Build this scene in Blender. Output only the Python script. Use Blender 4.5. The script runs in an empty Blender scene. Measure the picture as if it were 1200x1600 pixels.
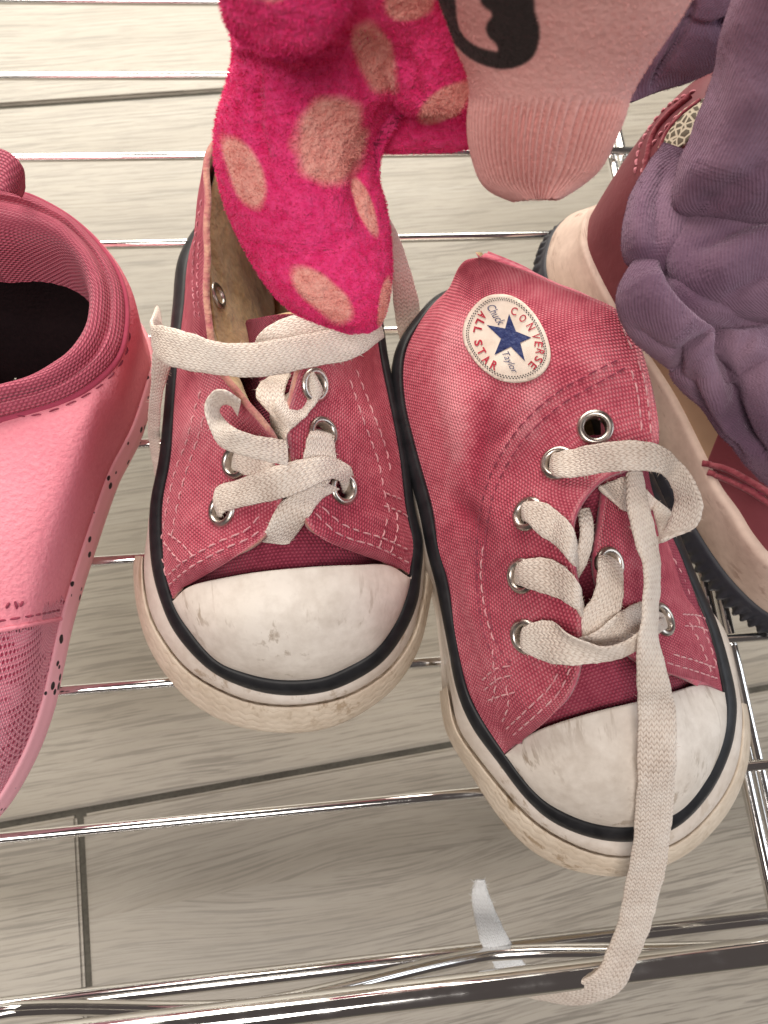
import bpy, bmesh, math, random
import numpy as np
from mathutils import Vector, Matrix, noise
from mathutils.bvhtree import BVHTree
from mathutils.geometry import delaunay_2d_cdt

random.seed(7); rng = np.random.default_rng(7)
sc = bpy.context.scene
COL = sc.collection
CM = 0.01

# ------------------------------------------------------------------ camera
F = 1202.0                      # focal length in photograph pixels (1200 wide)
RM = np.array([[0.99328782, 0.05773164, -0.10023153],
               [-0.08581704, 0.94881888, -0.30393776],
               [0.07755474, 0.31049925, 0.9474046]])
CAM = np.array([-10.00793923, 0.91513437, 18.39162992])      # cm, z = 0 is the wire shelf
cd = bpy.data.cameras.new('camera'); cam = bpy.data.objects.new('camera', cd); COL.objects.link(cam)
cd.sensor_fit = 'HORIZONTAL'; cd.sensor_width = 36; cd.lens = 36 * F / 1200
cd.clip_start = 0.005; cd.clip_end = 50
m = Matrix(RM.tolist()).to_4x4(); m.translation = Vector((CAM * CM).tolist()); cam.matrix_world = m
cd.dof.use_dof = True; cd.dof.focus_distance = 0.145; cd.dof.aperture_fstop = 45
sc.camera = cam
sc.render.resolution_x = 768; sc.render.resolution_y = 1024
sc.render.engine = 'CYCLES'
sc.cycles.use_denoising = True
sc.cycles.max_bounces = 8; sc.cycles.glossy_bounces = 5
sc.view_settings.view_transform = 'Standard'; sc.view_settings.look = 'None'
sc.view_settings.gamma = 1; sc.view_settings.exposure = 0.0
sc.view_settings.use_curve_mapping = False

# ------------------------------------------------------------------ light: dim room, window behind, ceiling light in front
w = bpy.data.worlds.new('World'); sc.world = w; w.use_nodes = True
w.node_tree.nodes['Background'].inputs[0].default_value = (1.0, 0.84, 0.79, 1)
w.node_tree.nodes['Background'].inputs[1].default_value = 0.085
def area(name, loc, target, sx, sy, power, col):
    l = bpy.data.lights.new(name, 'AREA'); l.shape = 'RECTANGLE'; l.size = sx; l.size_y = sy
    l.energy = power; l.color = col
    o = bpy.data.objects.new(name, l); COL.objects.link(o)
    o.location = loc
    o.rotation_euler = (Vector(target) - Vector(loc)).to_track_quat('-Z', 'Y').to_euler()
area('window_light', (-0.22, 0.82, 0.46), (-0.10, 0.26, -0.06), 0.9, 0.6, 15.5, (1.0, 0.955, 0.85))
area('ceiling_light', (-0.40, -0.50, 1.15), (-0.08, 0.05, 0), 0.7, 0.5, 12.2, (1.0, 0.94, 0.88))
area('side_window_light', (1.0, -0.15, 0.62), (-0.04, 0.03, 0), 0.8, 0.8, 6.2, (0.88, 0.94, 1.0))

# ------------------------------------------------------------------ geometry helpers (cm in, metres out)
def ray(px, py):
    d = RM @ np.array([(px - 600) / F, -(py - 800) / F, -1.0]); return d / np.linalg.norm(d)
def P(px, py, z):
    d = ray(px, py); return CAM + d * ((z - CAM[2]) / d[2])
def proj(p):
    q = (np.asarray(p) - CAM) @ RM
    return 600 + F * q[..., 0] / -q[..., 2], 800 - F * q[..., 1] / -q[..., 2]
def cr(pts, n, closed=False, axis=0):
    p = np.moveaxis(np.asarray(pts, float), axis, 0); k = len(p)
    if closed: t = np.linspace(0, k, n, endpoint=False)
    else: t = np.linspace(0, k - 1, n)
    i = np.floor(t).astype(int)
    if not closed: i = np.minimum(i, k - 2)
    u = (t - i).reshape((-1,) + (1,) * (p.ndim - 1))
    if closed: g = lambda j: p[j % k]
    else:
        ext = np.concatenate([2 * p[:1] - p[1:2], p, 2 * p[-1:] - p[-2:-1]]); g = lambda j: ext[j + 1]
    a, b, c, d = g(i - 1), g(i), g(i + 1), g(i + 2)
    r = 0.5 * (2 * b + (c - a) * u + (2 * a - 5 * b + 4 * c - d) * u ** 2 + (3 * b - a - 3 * c + d) * u ** 3)
    return np.moveaxis(r, 0, axis)
def PP(pts): return np.array([P(*q) for q in pts])
def surf(rows, nu, nv, cu=False, cv=False):
    g = np.array([PP(r) if not isinstance(r, np.ndarray) else r for r in rows])
    return cr(cr(g, nu, cu, 1), nv, cv, 0)
def normals(V, cu=False, cv=False):
    def df(a, ax, c):
        if c: return np.roll(a, -1, ax) - np.roll(a, 1, ax)
        return np.gradient(a, axis=ax)
    n = np.cross(df(V, 1, cu), df(V, 0, cv)); l = np.linalg.norm(n, axis=-1, keepdims=True)
    return n / np.maximum(l, 1e-9)
def vnoise(V, scale, seed=0, oct=2):
    out = np.zeros(V.shape[:-1]); f = V.reshape(-1, 3); o = out.reshape(-1)
    for k in range(len(f)):
        o[k] = noise.fractal(Vector((f[k, 0] * scale + seed, f[k, 1] * scale, f[k, 2] * scale)), 1.0, 2.0, oct)
    return out
def quads(nv, nu, cu=False, cv=False):
    a = np.arange(nv * nu).reshape(nv, nu)
    A = a if cv else a[:-1]; B = np.roll(a, -1, 0) if cv else a[1:]
    if not cu: q = np.stack([A[:, :-1], A[:, 1:], B[:, 1:], B[:, :-1]], -1)
    else: q = np.stack([A, np.roll(A, -1, 1), np.roll(B, -1, 1), B], -1)
    return q.reshape(-1, 4)
def link(name, me, mats, parent=None):
    o = bpy.data.objects.new(name, me); COL.objects.link(o)
    for mt in (mats if isinstance(mats, (list, tuple)) else [mats]): me.materials.append(mt)
    if parent is not None: o.parent = parent
    return o
def raw(name, verts, faces, mats, parent=None, smooth=True, uv=None):
    me = bpy.data.meshes.new(name)
    me.from_pydata((np.asarray(verts) * CM).tolist(), [], [list(map(int, f)) for f in faces])
    if smooth: me.polygons.foreach_set('use_smooth', [True] * len(me.polygons))
    if uv is not None:
        l = me.uv_layers.new(name='UVMap'); idx = np.zeros(len(me.loops), int)
        me.loops.foreach_get('vertex_index', idx); l.data.foreach_set('uv', np.asarray(uv)[idx].astype(np.float32).ravel())
    me.update()
    return link(name, me, mats, parent)
def grid_uv(V):
    du = np.linalg.norm(np.diff(V, axis=1), axis=-1); dv = np.linalg.norm(np.diff(V, axis=0), axis=-1)
    u = np.concatenate([np.zeros((V.shape[0], 1)), du.cumsum(1)], 1); u = u - u[:, [V.shape[1] // 2]]
    v = np.concatenate([np.zeros((1, V.shape[1])), dv.cumsum(0)], 0)
    return np.stack([u, v], -1).reshape(-1, 2)
def grid(name, V, mats, parent=None, cu=False, cv=False, thick=0, face_cam=True, drop=None, attr=None, sub=None, uv=None):
    nv, nu = V.shape[:2]; f = quads(nv, nu, cu, cv); flat = V.reshape(-1, 3)
    n = normals(V, cu, cv).reshape(-1, 3)
    flip = face_cam and ((CAM - flat) * n).sum() < 0
    if face_cam == 'out':
        flip = ((flat - flat.mean(0)) * n).sum() < 0
    if flip: f = f[:, ::-1]
    if drop is not None:
        keep = ~drop.reshape(-1)[f].all(1); f = f[keep]
    o = raw(name, flat, f, mats, parent, uv=grid_uv(V) if uv is None else uv)
    if attr:
        for k, val in attr.items():
            a = o.data.attributes.new(k, 'FLOAT', 'POINT'); a.data.foreach_set('value', val.reshape(-1).astype(np.float32))
    if thick:
        md = o.modifiers.new('thickness', 'SOLIDIFY'); md.thickness = thick * CM; md.offset = -1
        if len(o.data.materials) > 1: md.material_offset = 1; md.material_offset_rim = 1 if len(o.data.materials) == 2 else 2
    return o
def bvh(V, cu=False, cv=False):
    return BVHTree.FromPolygons([Vector(p) for p in V.reshape(-1, 3).tolist()], quads(V.shape[0], V.shape[1], cu, cv).tolist())
def hit(px, py, trees):
    d = Vector(ray(px, py).tolist()); o = Vector(CAM.tolist()); best = None
    for t in trees:
        h = t.ray_cast(o, d)
        if h[0] is not None and (best is None or h[3] < best[2]):
            n = h[1] if h[1].dot(d) < 0 else -h[1]
            best = (np.array(h[0]), np.array(n), h[3])
    return best
def empty(name, loc, label, cat, group=None):
    o = bpy.data.objects.new(name, None); COL.objects.link(o)     # parts keep world coordinates
    o['label'] = label; o['category'] = cat
    if group: o['group'] = group
    return o
class Thing:
    def __init__(s, name, label, cat, group=None): s.o = empty(name, None, label, cat, group); s.trees = []
    def add(s, V, cu=False, cv=False): s.trees.append(bvh(V, cu, cv))
def stuff(o): o['kind'] = 'stuff'; return o

def tube_along(pts, r, k=10, n=None, caps=True):
    p = np.asarray(pts, float)
    if n: p = cr(p, n)
    t = np.gradient(p, axis=0); t /= np.linalg.norm(t, axis=1, keepdims=True)
    up = np.array([0, 0, 1.0]) if abs(t[0][2]) < .9 else np.array([1.0, 0, 0])
    a = np.cross(t, up); a /= np.linalg.norm(a, axis=1, keepdims=True); b = np.cross(a, t)
    th = np.linspace(0, 2 * np.pi, k, endpoint=False)
    rr = np.broadcast_to(np.asarray(r, float), (len(p),))[:, None, None]
    V = p[:, None] + rr * (a[:, None] * np.cos(th)[None, :, None] + b[:, None] * np.sin(th)[None, :, None])
    f = quads(len(p), k, True).tolist()
    v = V.reshape(-1, 3)
    if caps: f = f + [list(range(k)), list(range(len(v) - k, len(v)))[::-1]]
    return v, f
class Join:
    def __init__(s): s.v = []; s.f = []; s.n = 0
    def add(s, v, f):
        s.v.append(np.asarray(v)); s.f += [[i + s.n for i in q] for q in f]; s.n += len(v)
    def build(s, name, mat, parent): return raw(name, np.concatenate(s.v), s.f, mat, parent)

# ------------------------------------------------------------------ materials
class NT:
    def __init__(s, name):
        s.m = bpy.data.materials.new(name); s.m.use_nodes = True; s.t = s.m.node_tree; s.N = s.t.nodes
        s.b = s.N['Principled BSDF']; s.out = s.N['Material Output']
    def n(s, kind, **kw):
        x = s.N.new(kind)
        for k, v in kw.items(): setattr(x, k, v)
        return x
    def set(s, sock, v):
        if isinstance(v, bpy.types.NodeSocket): s.t.links.new(v, sock)
        elif isinstance(v, (tuple, list)) and len(v) == 3 and sock.type == 'RGBA': sock.default_value = (*v, 1)
        else: sock.default_value = v
    def math(s, op, a, b=0.0, c=0.0):
        x = s.n('ShaderNodeMath', operation=op)
        for i, v in enumerate((a, b, c)): s.set(x.inputs[i], v)
        return x.outputs[0]
    def uv(s):
        x = s.n('ShaderNodeUVMap'); y = s.n('ShaderNodeSeparateXYZ'); s.t.links.new(x.outputs[0], y.inputs[0]); return y.outputs[0], y.outputs[1]
    def obj(s): return s.n('ShaderNodeTexCoord').outputs['Object']
    def mapped(s, scale, rot=(0, 0, 0), src=None):
        x = s.n('ShaderNodeMapping'); s.set(x.inputs[0], src if src is not None else s.obj()); x.inputs['Scale'].default_value = scale; x.inputs['Rotation'].default_value = rot
        return x.outputs[0]
    def noise(s, scale, vec=None, detail=3, rough=.55, dist=0):
        x = s.n('ShaderNodeTexNoise'); s.set(x.inputs['Vector'], vec if vec is not None else s.obj())
        x.inputs['Scale'].default_value = scale; x.inputs['Detail'].default_value = detail; x.inputs['Roughness'].default_value = rough; x.inputs['Distortion'].default_value = dist
        return x.outputs[0]
    def ramp(s, fac, stops):
        x = s.n('ShaderNodeValToRGB'); s.set(x.inputs[0], fac); e = x.color_ramp.elements
        while len(e) < len(stops): e.new(.5)
        for i, (p, c) in enumerate(stops): e[i].position = p; e[i].color = (*c, 1) if isinstance(c, tuple) else (c, c, c, 1)
        return x.outputs[0]
    def mix(s, fac, a, b, mode='MIX'):
        x = s.n('ShaderNodeMix', data_type='RGBA', blend_type=mode)
        s.set(x.inputs[0], fac); s.set(x.inputs[6], a); s.set(x.inputs[7], b); return x.outputs[2]
    def attr(s, name):
        x = s.n('ShaderNodeAttribute'); x.attribute_name = name; return x.outputs['Fac']
    def bump(s, h, strength, dist=0.0005, prev=None):
        x = s.n('ShaderNodeBump'); s.set(x.inputs['Height'], h); x.inputs['Strength'].default_value = strength; x.inputs['Distance'].default_value = dist
        if prev is not None: s.set(x.inputs['Normal'], prev)
        return x.outputs[0]
    def fin(s, col, rough=.8, normal=None, metal=0.0, sheen=0.0, spec=.5, sheen_tint=(1, 1, 1)):
        s.set(s.b.inputs['Base Color'], col); s.set(s.b.inputs['Roughness'], rough); s.b.inputs['Metallic'].default_value = metal
        s.b.inputs['Sheen Weight'].default_value = sheen; s.b.inputs['Sheen Tint'].default_value = (*sheen_tint, 1)
        s.b.inputs['Specular IOR Level'].default_value = spec
        if normal is not None: s.set(s.b.inputs['Normal'], normal)
        return s.m

def weave(t, pu, pv):
    u, v = t.uv()
    row = t.math('FLOOR', t.math('DIVIDE', v, pv))
    uo = t.math('ADD', t.math('DIVIDE', u, pu), t.math('MULTIPLY', row, .5))
    a = t.math('ABSOLUTE', t.math('SINE', t.math('MULTIPLY', uo, math.pi)))
    b = t.math('ABSOLUTE', t.math('SINE', t.math('MULTIPLY', t.math('DIVIDE', v, pv), math.pi)))
    return t.math('MULTIPLY', a, b)
def canvas(name, dark, mid, light):
    t = NT(name); h = weave(t, .082, .066)
    n1 = t.noise(42, detail=6, rough=.62, dist=.4); n2 = t.noise(420, detail=2)
    f = t.math('ADD', t.math('MULTIPLY', h, .36), t.math('ADD', t.math('MULTIPLY', n1, .80), t.math('MULTIPLY', t.math('SUBTRACT', n2, .5), .4)))
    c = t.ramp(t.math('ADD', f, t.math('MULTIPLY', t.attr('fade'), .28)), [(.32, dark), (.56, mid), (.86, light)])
    nb = t.bump(h, .7, .0006); nb = t.bump(n2, .3, .0004, nb)
    return t.fin(c, .92, nb, spec=.15, sheen=.12, sheen_tint=(1, .7, .75))
def plain_cloth(name, a, b, scale=60, fine=900, bs=.5, sheen=.2, rough=.95, tint=(1, 1, 1)):
    t = NT(name); n1 = t.noise(scale, detail=3); n2 = t.noise(fine, detail=2)
    c = t.ramp(t.math('ADD', t.math('MULTIPLY', n1, .6), t.math('MULTIPLY', n2, .4)), [(.35, a), (.65, b)])
    return t.fin(c, rough, t.bump(n2, bs, .0008), spec=.15, sheen=sheen, sheen_tint=tint)
def rubber(name, base, dirt, rough=.55, lines=False, amt=.62):
    t = NT(name); n1 = t.noise(70, detail=5, rough=.65); n2 = t.noise(500, detail=4)
    d = t.math('ADD', t.math('MULTIPLY', n1, .7), t.math('MULTIPLY', n2, .3))
    c = t.ramp(d, [(.40, base), (amt, tuple(.55 * x + .45 * y for x, y in zip(base, dirt))), (.80, dirt)])
    sc1 = t.noise(260, t.mapped((1, .10, 1), (0, 0, .25)), 4, .7)
    c = t.mix(t.math('MULTIPLY', t.ramp(sc1, [(.555, 0.0), (.63, .9)]), t.ramp(t.noise(45), [(.42, 0.0), (.58, 1.0)])), c, dirt)
    c = t.mix(t.ramp(t.noise(28, detail=6, rough=.7), [(.52, 0.0), (.75, .45)]), c, tuple(.6 * x + .4 * y for x, y in zip(base, dirt)))
    nb = t.bump(n2, .15, .0004)
    if lines:
        u, v = t.uv()
        z = t.math('PINGPONG', t.math('MULTIPLY', u, 3.2), .5)
        k = t.math('ABSOLUTE', t.math('SINE', t.math('MULTIPLY', t.math('ADD', t.math('MULTIPLY', v, 5.0), t.math('MULTIPLY', z, .8)), math.pi)))
        g = t.math('MULTIPLY', t.ramp(t.math('ADD', k, t.math('MULTIPLY', t.math('SUBTRACT', n1, .5), .5)), [(.0, 1.0), (.14, 0.0)]), t.ramp(t.noise(150, detail=3), [(.42, 0.0), (.60, 1.0)]))
        c = t.mix(t.math('MULTIPLY', g, .6), c, dirt); nb = t.bump(k, .22, .0005, nb)
    return t.fin(c, rough, nb, spec=.4)
M = {}
M['canvas'] = canvas('pink canvas', (.35, .036, .070), (.57, .098, .145), (.72, .255, .295))
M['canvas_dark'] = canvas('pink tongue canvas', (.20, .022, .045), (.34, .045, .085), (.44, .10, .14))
M['lining'] = plain_cloth('tan lining', (.34, .215, .10), (.58, .40, .22), 80, 700)
M['edge'] = plain_cloth('frayed binding', (.40, .11, .13), (.55, .30, .22), 250, 900)
M['edge_pink'] = plain_cloth('pink canvas edge', (.36, .05, .09), (.55, .15, .19), 250, 900)
M['rubber'] = rubber('white rubber', (.78, .70, .63), (.44, .34, .25), .5)
M['cap'] = rubber('toe cap rubber', (.82, .75, .68), (.36, .28, .21), .5, amt=.66)
M['bumper'] = rubber('ribbed bumper rubber', (.74, .63, .51), (.40, .29, .19), .6, True)
t = NT('black stripe rubber'); n = t.noise(300)
M['black'] = t.fin(t.ramp(n, [(.3, (.008, .008, .010)), (.75, (.022, .022, .025))]), .45, t.bump(n, .1, .0003), spec=.3)
def lace_mat(name, a, b, c3):
    t = NT(name); u, v = t.uv()
    zz = t.math('PINGPONG', t.math('DIVIDE', v, .088), .5)
    ph = t.math('ADD', t.math('DIVIDE', u, .108), t.math('MULTIPLY', zz, 1.15))
    h = t.math('ABSOLUTE', t.math('SINE', t.math('MULTIPLY', ph, math.pi)))
    edge = t.math('ABSOLUTE', t.math('SINE', t.math('MULTIPLY', t.math('DIVIDE', v, .088), math.pi * 2)))
    hh = t.math('ADD', t.math('POWER', h, .6), t.math('MULTIPLY', edge, .35))
    n1 = t.noise(95, detail=5, rough=.65); n2 = t.noise(900, detail=3)
    f = t.math('ADD', t.math('MULTIPLY', hh, .22), t.math('ADD', t.math('MULTIPLY', n1, .70), t.math('MULTIPLY', n2, .28)))
    col = t.ramp(f, [(.42, a), (.62, b), (.85, c3)])
    nb = t.bump(hh, .5, .0006); nb = t.bump(n2, .35, .0006, nb)
    return t.fin(col, .95, nb, spec=.1, sheen=.15)
M['lace'] = lace_mat('cotton lace', (.46, .35, .285), (.72, .61, .53), (.84, .75, .67))
M['lace_white'] = lace_mat('whitened lace tip', (.74, .74, .74), (.86, .87, .88), (.90, .91, .92))  # tip colour raised towards white to offset the rails' shadow
t = NT('nickel eyelet'); n = t.noise(400, detail=4)
M['eyelet'] = t.fin(t.ramp(n, [(.35, (.45, .40, .36)), (.65, (.66, .61, .56))]), t.ramp(n, [(.3, .22), (.7, .42)]), None, 1.0)
t = NT('chrome'); n = t.noise(900, detail=2)
M['chrome'] = t.fin((.80, .79, .78), t.ramp(t.noise(70, detail=5, rough=.7), [(.42, .05), (.72, .26)]), t.bump(t.noise(120), .03, .0004), 1.0)
M['thread_light'] = plain_cloth('pale thread', (.60, .24, .28), (.72, .40, .41), 300)
M['thread_pink'] = plain_cloth('pink thread', (.52, .15, .19), (.66, .28, .32), 300)
M['thread_dark'] = plain_cloth('dark pink thread', (.22, .03, .06), (.34, .06, .10), 300)
# wood-look floor tile
def wood():
    t = NT('wood-look tile'); ob = t.obj(); rnd = t.n('ShaderNodeObjectInfo').outputs['Random']
    sp = t.n('ShaderNodeSeparateXYZ'); t.set(sp.inputs[0], ob); x, y, z = sp.outputs
    kx, ky = t.math('SUBTRACT', x, -.3585), t.math('SUBTRACT', y, .110)
    d2 = t.math('ADD', t.math('POWER', t.math('DIVIDE', kx, .055), 2.0), t.math('POWER', t.math('DIVIDE', ky, .022), 2.0))
    k = t.math('POWER', 2.718, t.math('MULTIPLY', d2, -.7))
    y2 = t.math('ADD', y, t.math('ADD', t.math('MULTIPLY', t.math('MULTIPLY', k, t.math('SIGN', ky)), -.012), t.math('MULTIPLY', t.math('SUBTRACT', t.noise(9, ob, 2), .5), .008)))
    x2 = t.math('ADD', x, t.math('MULTIPLY', rnd, 3.0))
    cb = t.n('ShaderNodeCombineXYZ'); t.set(cb.inputs[0], x2); t.set(cb.inputs[1], y2); t.set(cb.inputs[2], t.math('MULTIPLY', rnd, 7.0))
    v = cb.outputs[0]
    g1 = t.noise(1, t.mapped((24, 520, 1), src=v), 5, .7, .5)
    g2 = t.noise(1, t.mapped((26, 1300, 1), src=v), 3, .55, .5)
    g3 = t.noise(1, t.mapped((5, 45, 1), src=v), 4, .6, 1.2)
    g4 = t.noise(1, t.mapped((80, 2400, 1), src=v), 2, .5)
    big = t.noise(6, v, 3)
    c = t.ramp(g3, [(.30, (.325, .285, .232)), (.55, (.39, .35, .295)), (.75, (.435, .395, .34))])
    c = t.mix(t.ramp(g1, [(.50, 0.0), (.66, .34)]), c, (.22, .195, .165))
    c = t.mix(t.ramp(g2, [(.555, 0.0), (.60, .68)]), c, (.17, .15, .125))
    c = t.mix(t.ramp(g4, [(.56, 0.0), (.62, .5)]), c, (.20, .175, .145))
    c = t.mix(t.ramp(big, [(.35, 0.0), (.7, .35)]), c, (.34, .30, .245))
    c = t.mix(t.math('MULTIPLY', k, .28), c, (.26, .22, .175))
    nb = t.bump(t.math('ADD', g1, g2), .12, .0004)
    return t.fin(c, .42, nb, spec=.5)
M['wood'] = wood()
M['grout'] = plain_cloth('grey grout', (.085, .078, .066), (.13, .12, .10), 100, 800, sheen=0)

# ------------------------------------------------------------------ floor (8 cm under the shelf)
ZF = -8.0
fl = raw('floor', [(-150, -120, ZF - .14), (130, -120, ZF - .14), (130, 160, ZF - .14), (-150, 160, ZF - .14)], [(0, 1, 2, 3)], M['grout'], None, False)
fl['kind'] = 'structure'
c0, c1 = P(0, 1290, ZF), P(1200, 1074, ZF)
dr = (c1 - c0) / np.linalg.norm(c1 - c0); pn = np.array([-dr[1], dr[0], 0])
WP = 28.2; GAP = .20
joint0 = ((P(131, 1410, ZF) - c0) @ dr)
me = bpy.data.meshes.new('plank'); bm = bmesh.new(); L = 90.0
bmesh.ops.create_cube(bm, size=1, matrix=Matrix.Diagonal((CM * (L - GAP), CM * (WP - GAP), CM * .8, 1)))
bmesh.ops.bevel(bm, geom=list(bm.edges), offset=.0009, segments=2, affect='EDGES'); bm.to_mesh(me); bm.free()
me.materials.append(M['wood'])
ang = math.atan2(dr[1], dr[0])
for row, off in ((-1, 0), (0, 38), (1, 14), (2, 61)):
    for k in (-1, 0, 1):
        if row == 2 and k != 0: continue
        q = c0 + dr * (joint0 + off + (k + .5) * L) + pn * ((row + .5) * WP)
        o = bpy.data.objects.new('plank', me); COL.objects.link(o); o.parent = fl
        o.location = (q[0] * CM, q[1] * CM, (ZF - .4) * CM); o.rotation_euler = (0, 0, ang)

# ------------------------------------------------------------------ chrome wire shelf
sh = Thing('wire_shelf', 'chrome wire shelf carrying the children\'s shoes above the wood-look floor', 'shelf')
for k in range(0, 12):
    v, f = tube_along([(-34, 3.0 * k, 0), (-10, 3.0 * k, 0.0), (16, 3.0 * k, 0)], .125, 12, 30)
    raw('wire', v, f, M['chrome'], sh.o)
for nm, z, r in (('top_rail', 0.0, .29), ('bottom_rail', -3.0, .20)):
    v, f = tube_along([(-34, -3.84, z), (-10, -3.84, z), (16, -3.84, z)], r, 18, 30); raw(nm, v, f, M['chrome'], sh.o)
zz = []
x0 = P(398, 1540, -1.6)[0]
for k in range(-5, 6):
    xx = x0 + k * 5.6
    zz.append((xx, -3.84, -.52 if k % 2 == 0 else -2.6))
zz = np.array(zz); pts = []
for a, b in zip(zz[:-1], zz[1:]):
    for s in np.linspace(0, 1, 14, endpoint=False):
        s2 = .5 - .5 * math.cos(math.pi * s); pts.append((a[0] + (b[0] - a[0]) * s, -3.84, a[2] + (b[2] - a[2]) * (.45 * s + .55 * s2)))
v, f = tube_along(pts, .17, 12); raw('truss_wire', v, f, M['chrome'], sh.o)
for x in (.05, .42):
    v, f = tube_along([(x, -3.84, -.30), (x, 10, -.30), (x, 34, -.30)], .155, 14, 20); raw('cross_rail', v, f, M['chrome'], sh.o)

# ------------------------------------------------------------------ sneaker builders
def offset_loop(L, d, z):
    """outward offset of a closed loop in plan"""
    t = np.roll(L, -1, 0) - np.roll(L, 1, 0); n = np.stack([t[:, 1], -t[:, 0], 0 * t[:, 0]], 1)
    n /= np.linalg.norm(n, axis=1, keepdims=True)
    if ((L - L.mean(0)) * n).sum() < 0: n = -n
    o = L + n * np.asarray(d).reshape(-1, 1); o[:, 2] = z; return o
def sole(T, tab, bump_rng, side_off, zb):
    """tab rows: (stripe inner px, stripe outer px, groove px or None, bumper px or None)"""
    K = len(tab)
    zi = np.array(zb)
    BI = np.array([P(r[0][0], r[0][1], z) for r, z in zip(tab, zi)])
    BO = np.array([P(r[1][0], r[1][1], z - .28) for r, z in zip(tab, zi)])
    Gd = offset_loop(BO, np.asarray(side_off) * .55, 1.25); Ud = offset_loop(BO, side_off, .65)
    G = np.array([P(*r[2], 1.35) if r[2] else g for r, g in zip(tab, Gd)])
    U = np.array([P(*r[3], .65) if r[3] else g for r, g in zip(tab, Ud)])
    N = 300
    bi, bo, g, u = (cr(x, N, True) for x in (BI, BO, G, U))
    up = np.array([0, 0, 1.0])
    out = lambda L, d, dz: offset_loop(L, d, L[:, 2] + dz)
    # black stripe
    rows = [out(bi, -.08, -.12), out(bi, -.01, .03), out((bi * .6 + bo * .4), .05, .06), out((bi * .3 + bo * .7), .06, .04), out(bo, .03, -.03), out(bo, -.06, -.06)]
    V = cr(np.array(rows), 14); grid('foxing_stripe', V, M['black'], T.o, cu=True, face_cam='out'); T.add(V, True)
    # white foxing band down to the ground
    ui = u * .5 + g * .5
    base = out(u, -.12, -.55)
    rows = [out(bo, -.05, -.02), out(bo, .02, -.06), bo * .5 + g * .5 + up * .06, out(g, -.05, .05), out(g, -.10, -.06), out(g, -.16, -.35), out(base, -.05, .2), base]
    V = cr(np.array(rows), 22); grid('foxing', V, M['rubber'], T.o, cu=True, face_cam='out'); T.add(V, True)
    # toe bumper
    a, b = bump_rng; sl = slice(int(N * a / K), int(N * b / K))
    gg, uu, bb = g[sl], u[sl], base[sl]
    n = len(gg); tp = np.minimum(1, np.minimum(np.arange(n), np.arange(n)[::-1]) / 10.0).reshape(-1, 1)
    ou = lambda L, d, dz: (offset_loop(u, d, 0)[sl] - u[sl]) * np.array([1, 1, 0]) * tp + L + np.array([0, 0, dz])
    rows = [ou(gg, -.12, -.20), ou(gg, -.03, -.05), ou(gg, .04, .0), ou(gg * .5 + uu * .5, .06, .06), ou(uu, .04, .04), ou(uu, .05, -.2), ou(bb, .05, .08), ou(bb, -.1, 0)]
    V = cr(np.array(rows), 22); grid('toe_bumper', V, M['bumper'], T.o, face_cam='out'); T.add(V)
    # outsole underside and insole
    cb = base.mean(0); fan = np.concatenate([base - up * .0, cb[None]]); raw('outsole', fan, [(i, (i + 1) % N, N) for i in range(N)], M['bumper'], T.o)
    ins = out(bi, -.15, 0); ins[:, 2] = 1.3; ci = ins.mean(0); ci[2] = 1.1
    raw('insole', np.concatenate([ins, ci[None]]), [(i, (i + 1) % N, N) for i in range(N)], M['lining'], T.o)
    return bi, bo
def toe_cap(T, edge, bi, i0, i1, K, zc):
    N = len(bi); a, b = int(N * i0 / K), int(N * i1 / K); arc = bi[a:b + 1]
    nu = 90; A = cr(PP(edge), nu); B = cr(arc, nu)
    # bow the top edge upward
    V = np.zeros((40, nu, 3))
    for j, s in enumerate(np.linspace(0, 1, 40)):
        p = A + (B - A) * s; zt = A[:, 2]; zb = B[:, 2] - .06
        p[:, 2] = zb + (zt - zb) * np.sqrt(np.maximum(0, 1 - s ** 2.3)); V[j] = p
    V[:, :, 2] += .02 * vnoise(V, 1.2, 3)
    V0 = V[:1].copy(); V0[:, :, 2] -= .12; V = np.concatenate([V0, V])     # rolled upper lip
    grid('toe_cap', V, M['cap'], T.o); T.add(V)
def quarter(T, name, rows, nu, nv, eyelets, wr=.05, seed=0, thick=.13, mats=None, folds=None):
    V = surf(rows, nu, nv)
    n = normals(V)
    if ((CAM - V) * n).sum() < 0: n = -n
    taper = np.minimum(1, np.linspace(0, 1, nv) * 5)[:, None]
    V = V + n * (wr * vnoise(V, .55, seed, 2) * taper)[..., None]
    fade = np.zeros(V.shape[:2])
    if folds:
        px, py = proj(V)
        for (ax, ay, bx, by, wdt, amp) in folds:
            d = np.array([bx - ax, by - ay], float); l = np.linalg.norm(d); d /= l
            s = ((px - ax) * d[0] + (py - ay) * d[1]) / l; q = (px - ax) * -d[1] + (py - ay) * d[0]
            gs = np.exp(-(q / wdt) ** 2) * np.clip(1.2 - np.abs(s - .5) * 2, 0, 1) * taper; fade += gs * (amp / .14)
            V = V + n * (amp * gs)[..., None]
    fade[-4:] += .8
    tree = bvh(V); drop = np.zeros(V.shape[:2], bool)
    E = []
    for (ex, ey) in eyelets:
        h = hit(ex, ey, [tree])
        if h: E.append(h); drop |= np.linalg.norm(V - h[0], axis=-1) < .25
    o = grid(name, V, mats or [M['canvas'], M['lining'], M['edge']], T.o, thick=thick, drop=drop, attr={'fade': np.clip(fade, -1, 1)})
    T.trees.append(tree)
    return V, E, tree
def lathe(prof, c, n, k=28):
    n = n / np.linalg.norm(n); a = np.cross(n, [0.3, 1, .2]); a /= np.linalg.norm(a); b = np.cross(n, a)
    th = np.linspace(0, 2 * np.pi, k, endpoint=False)
    V = np.array([[c + r * (a * math.cos(x) + b * math.sin(x)) + n * h for x in th] for r, h in prof]); return V
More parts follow.
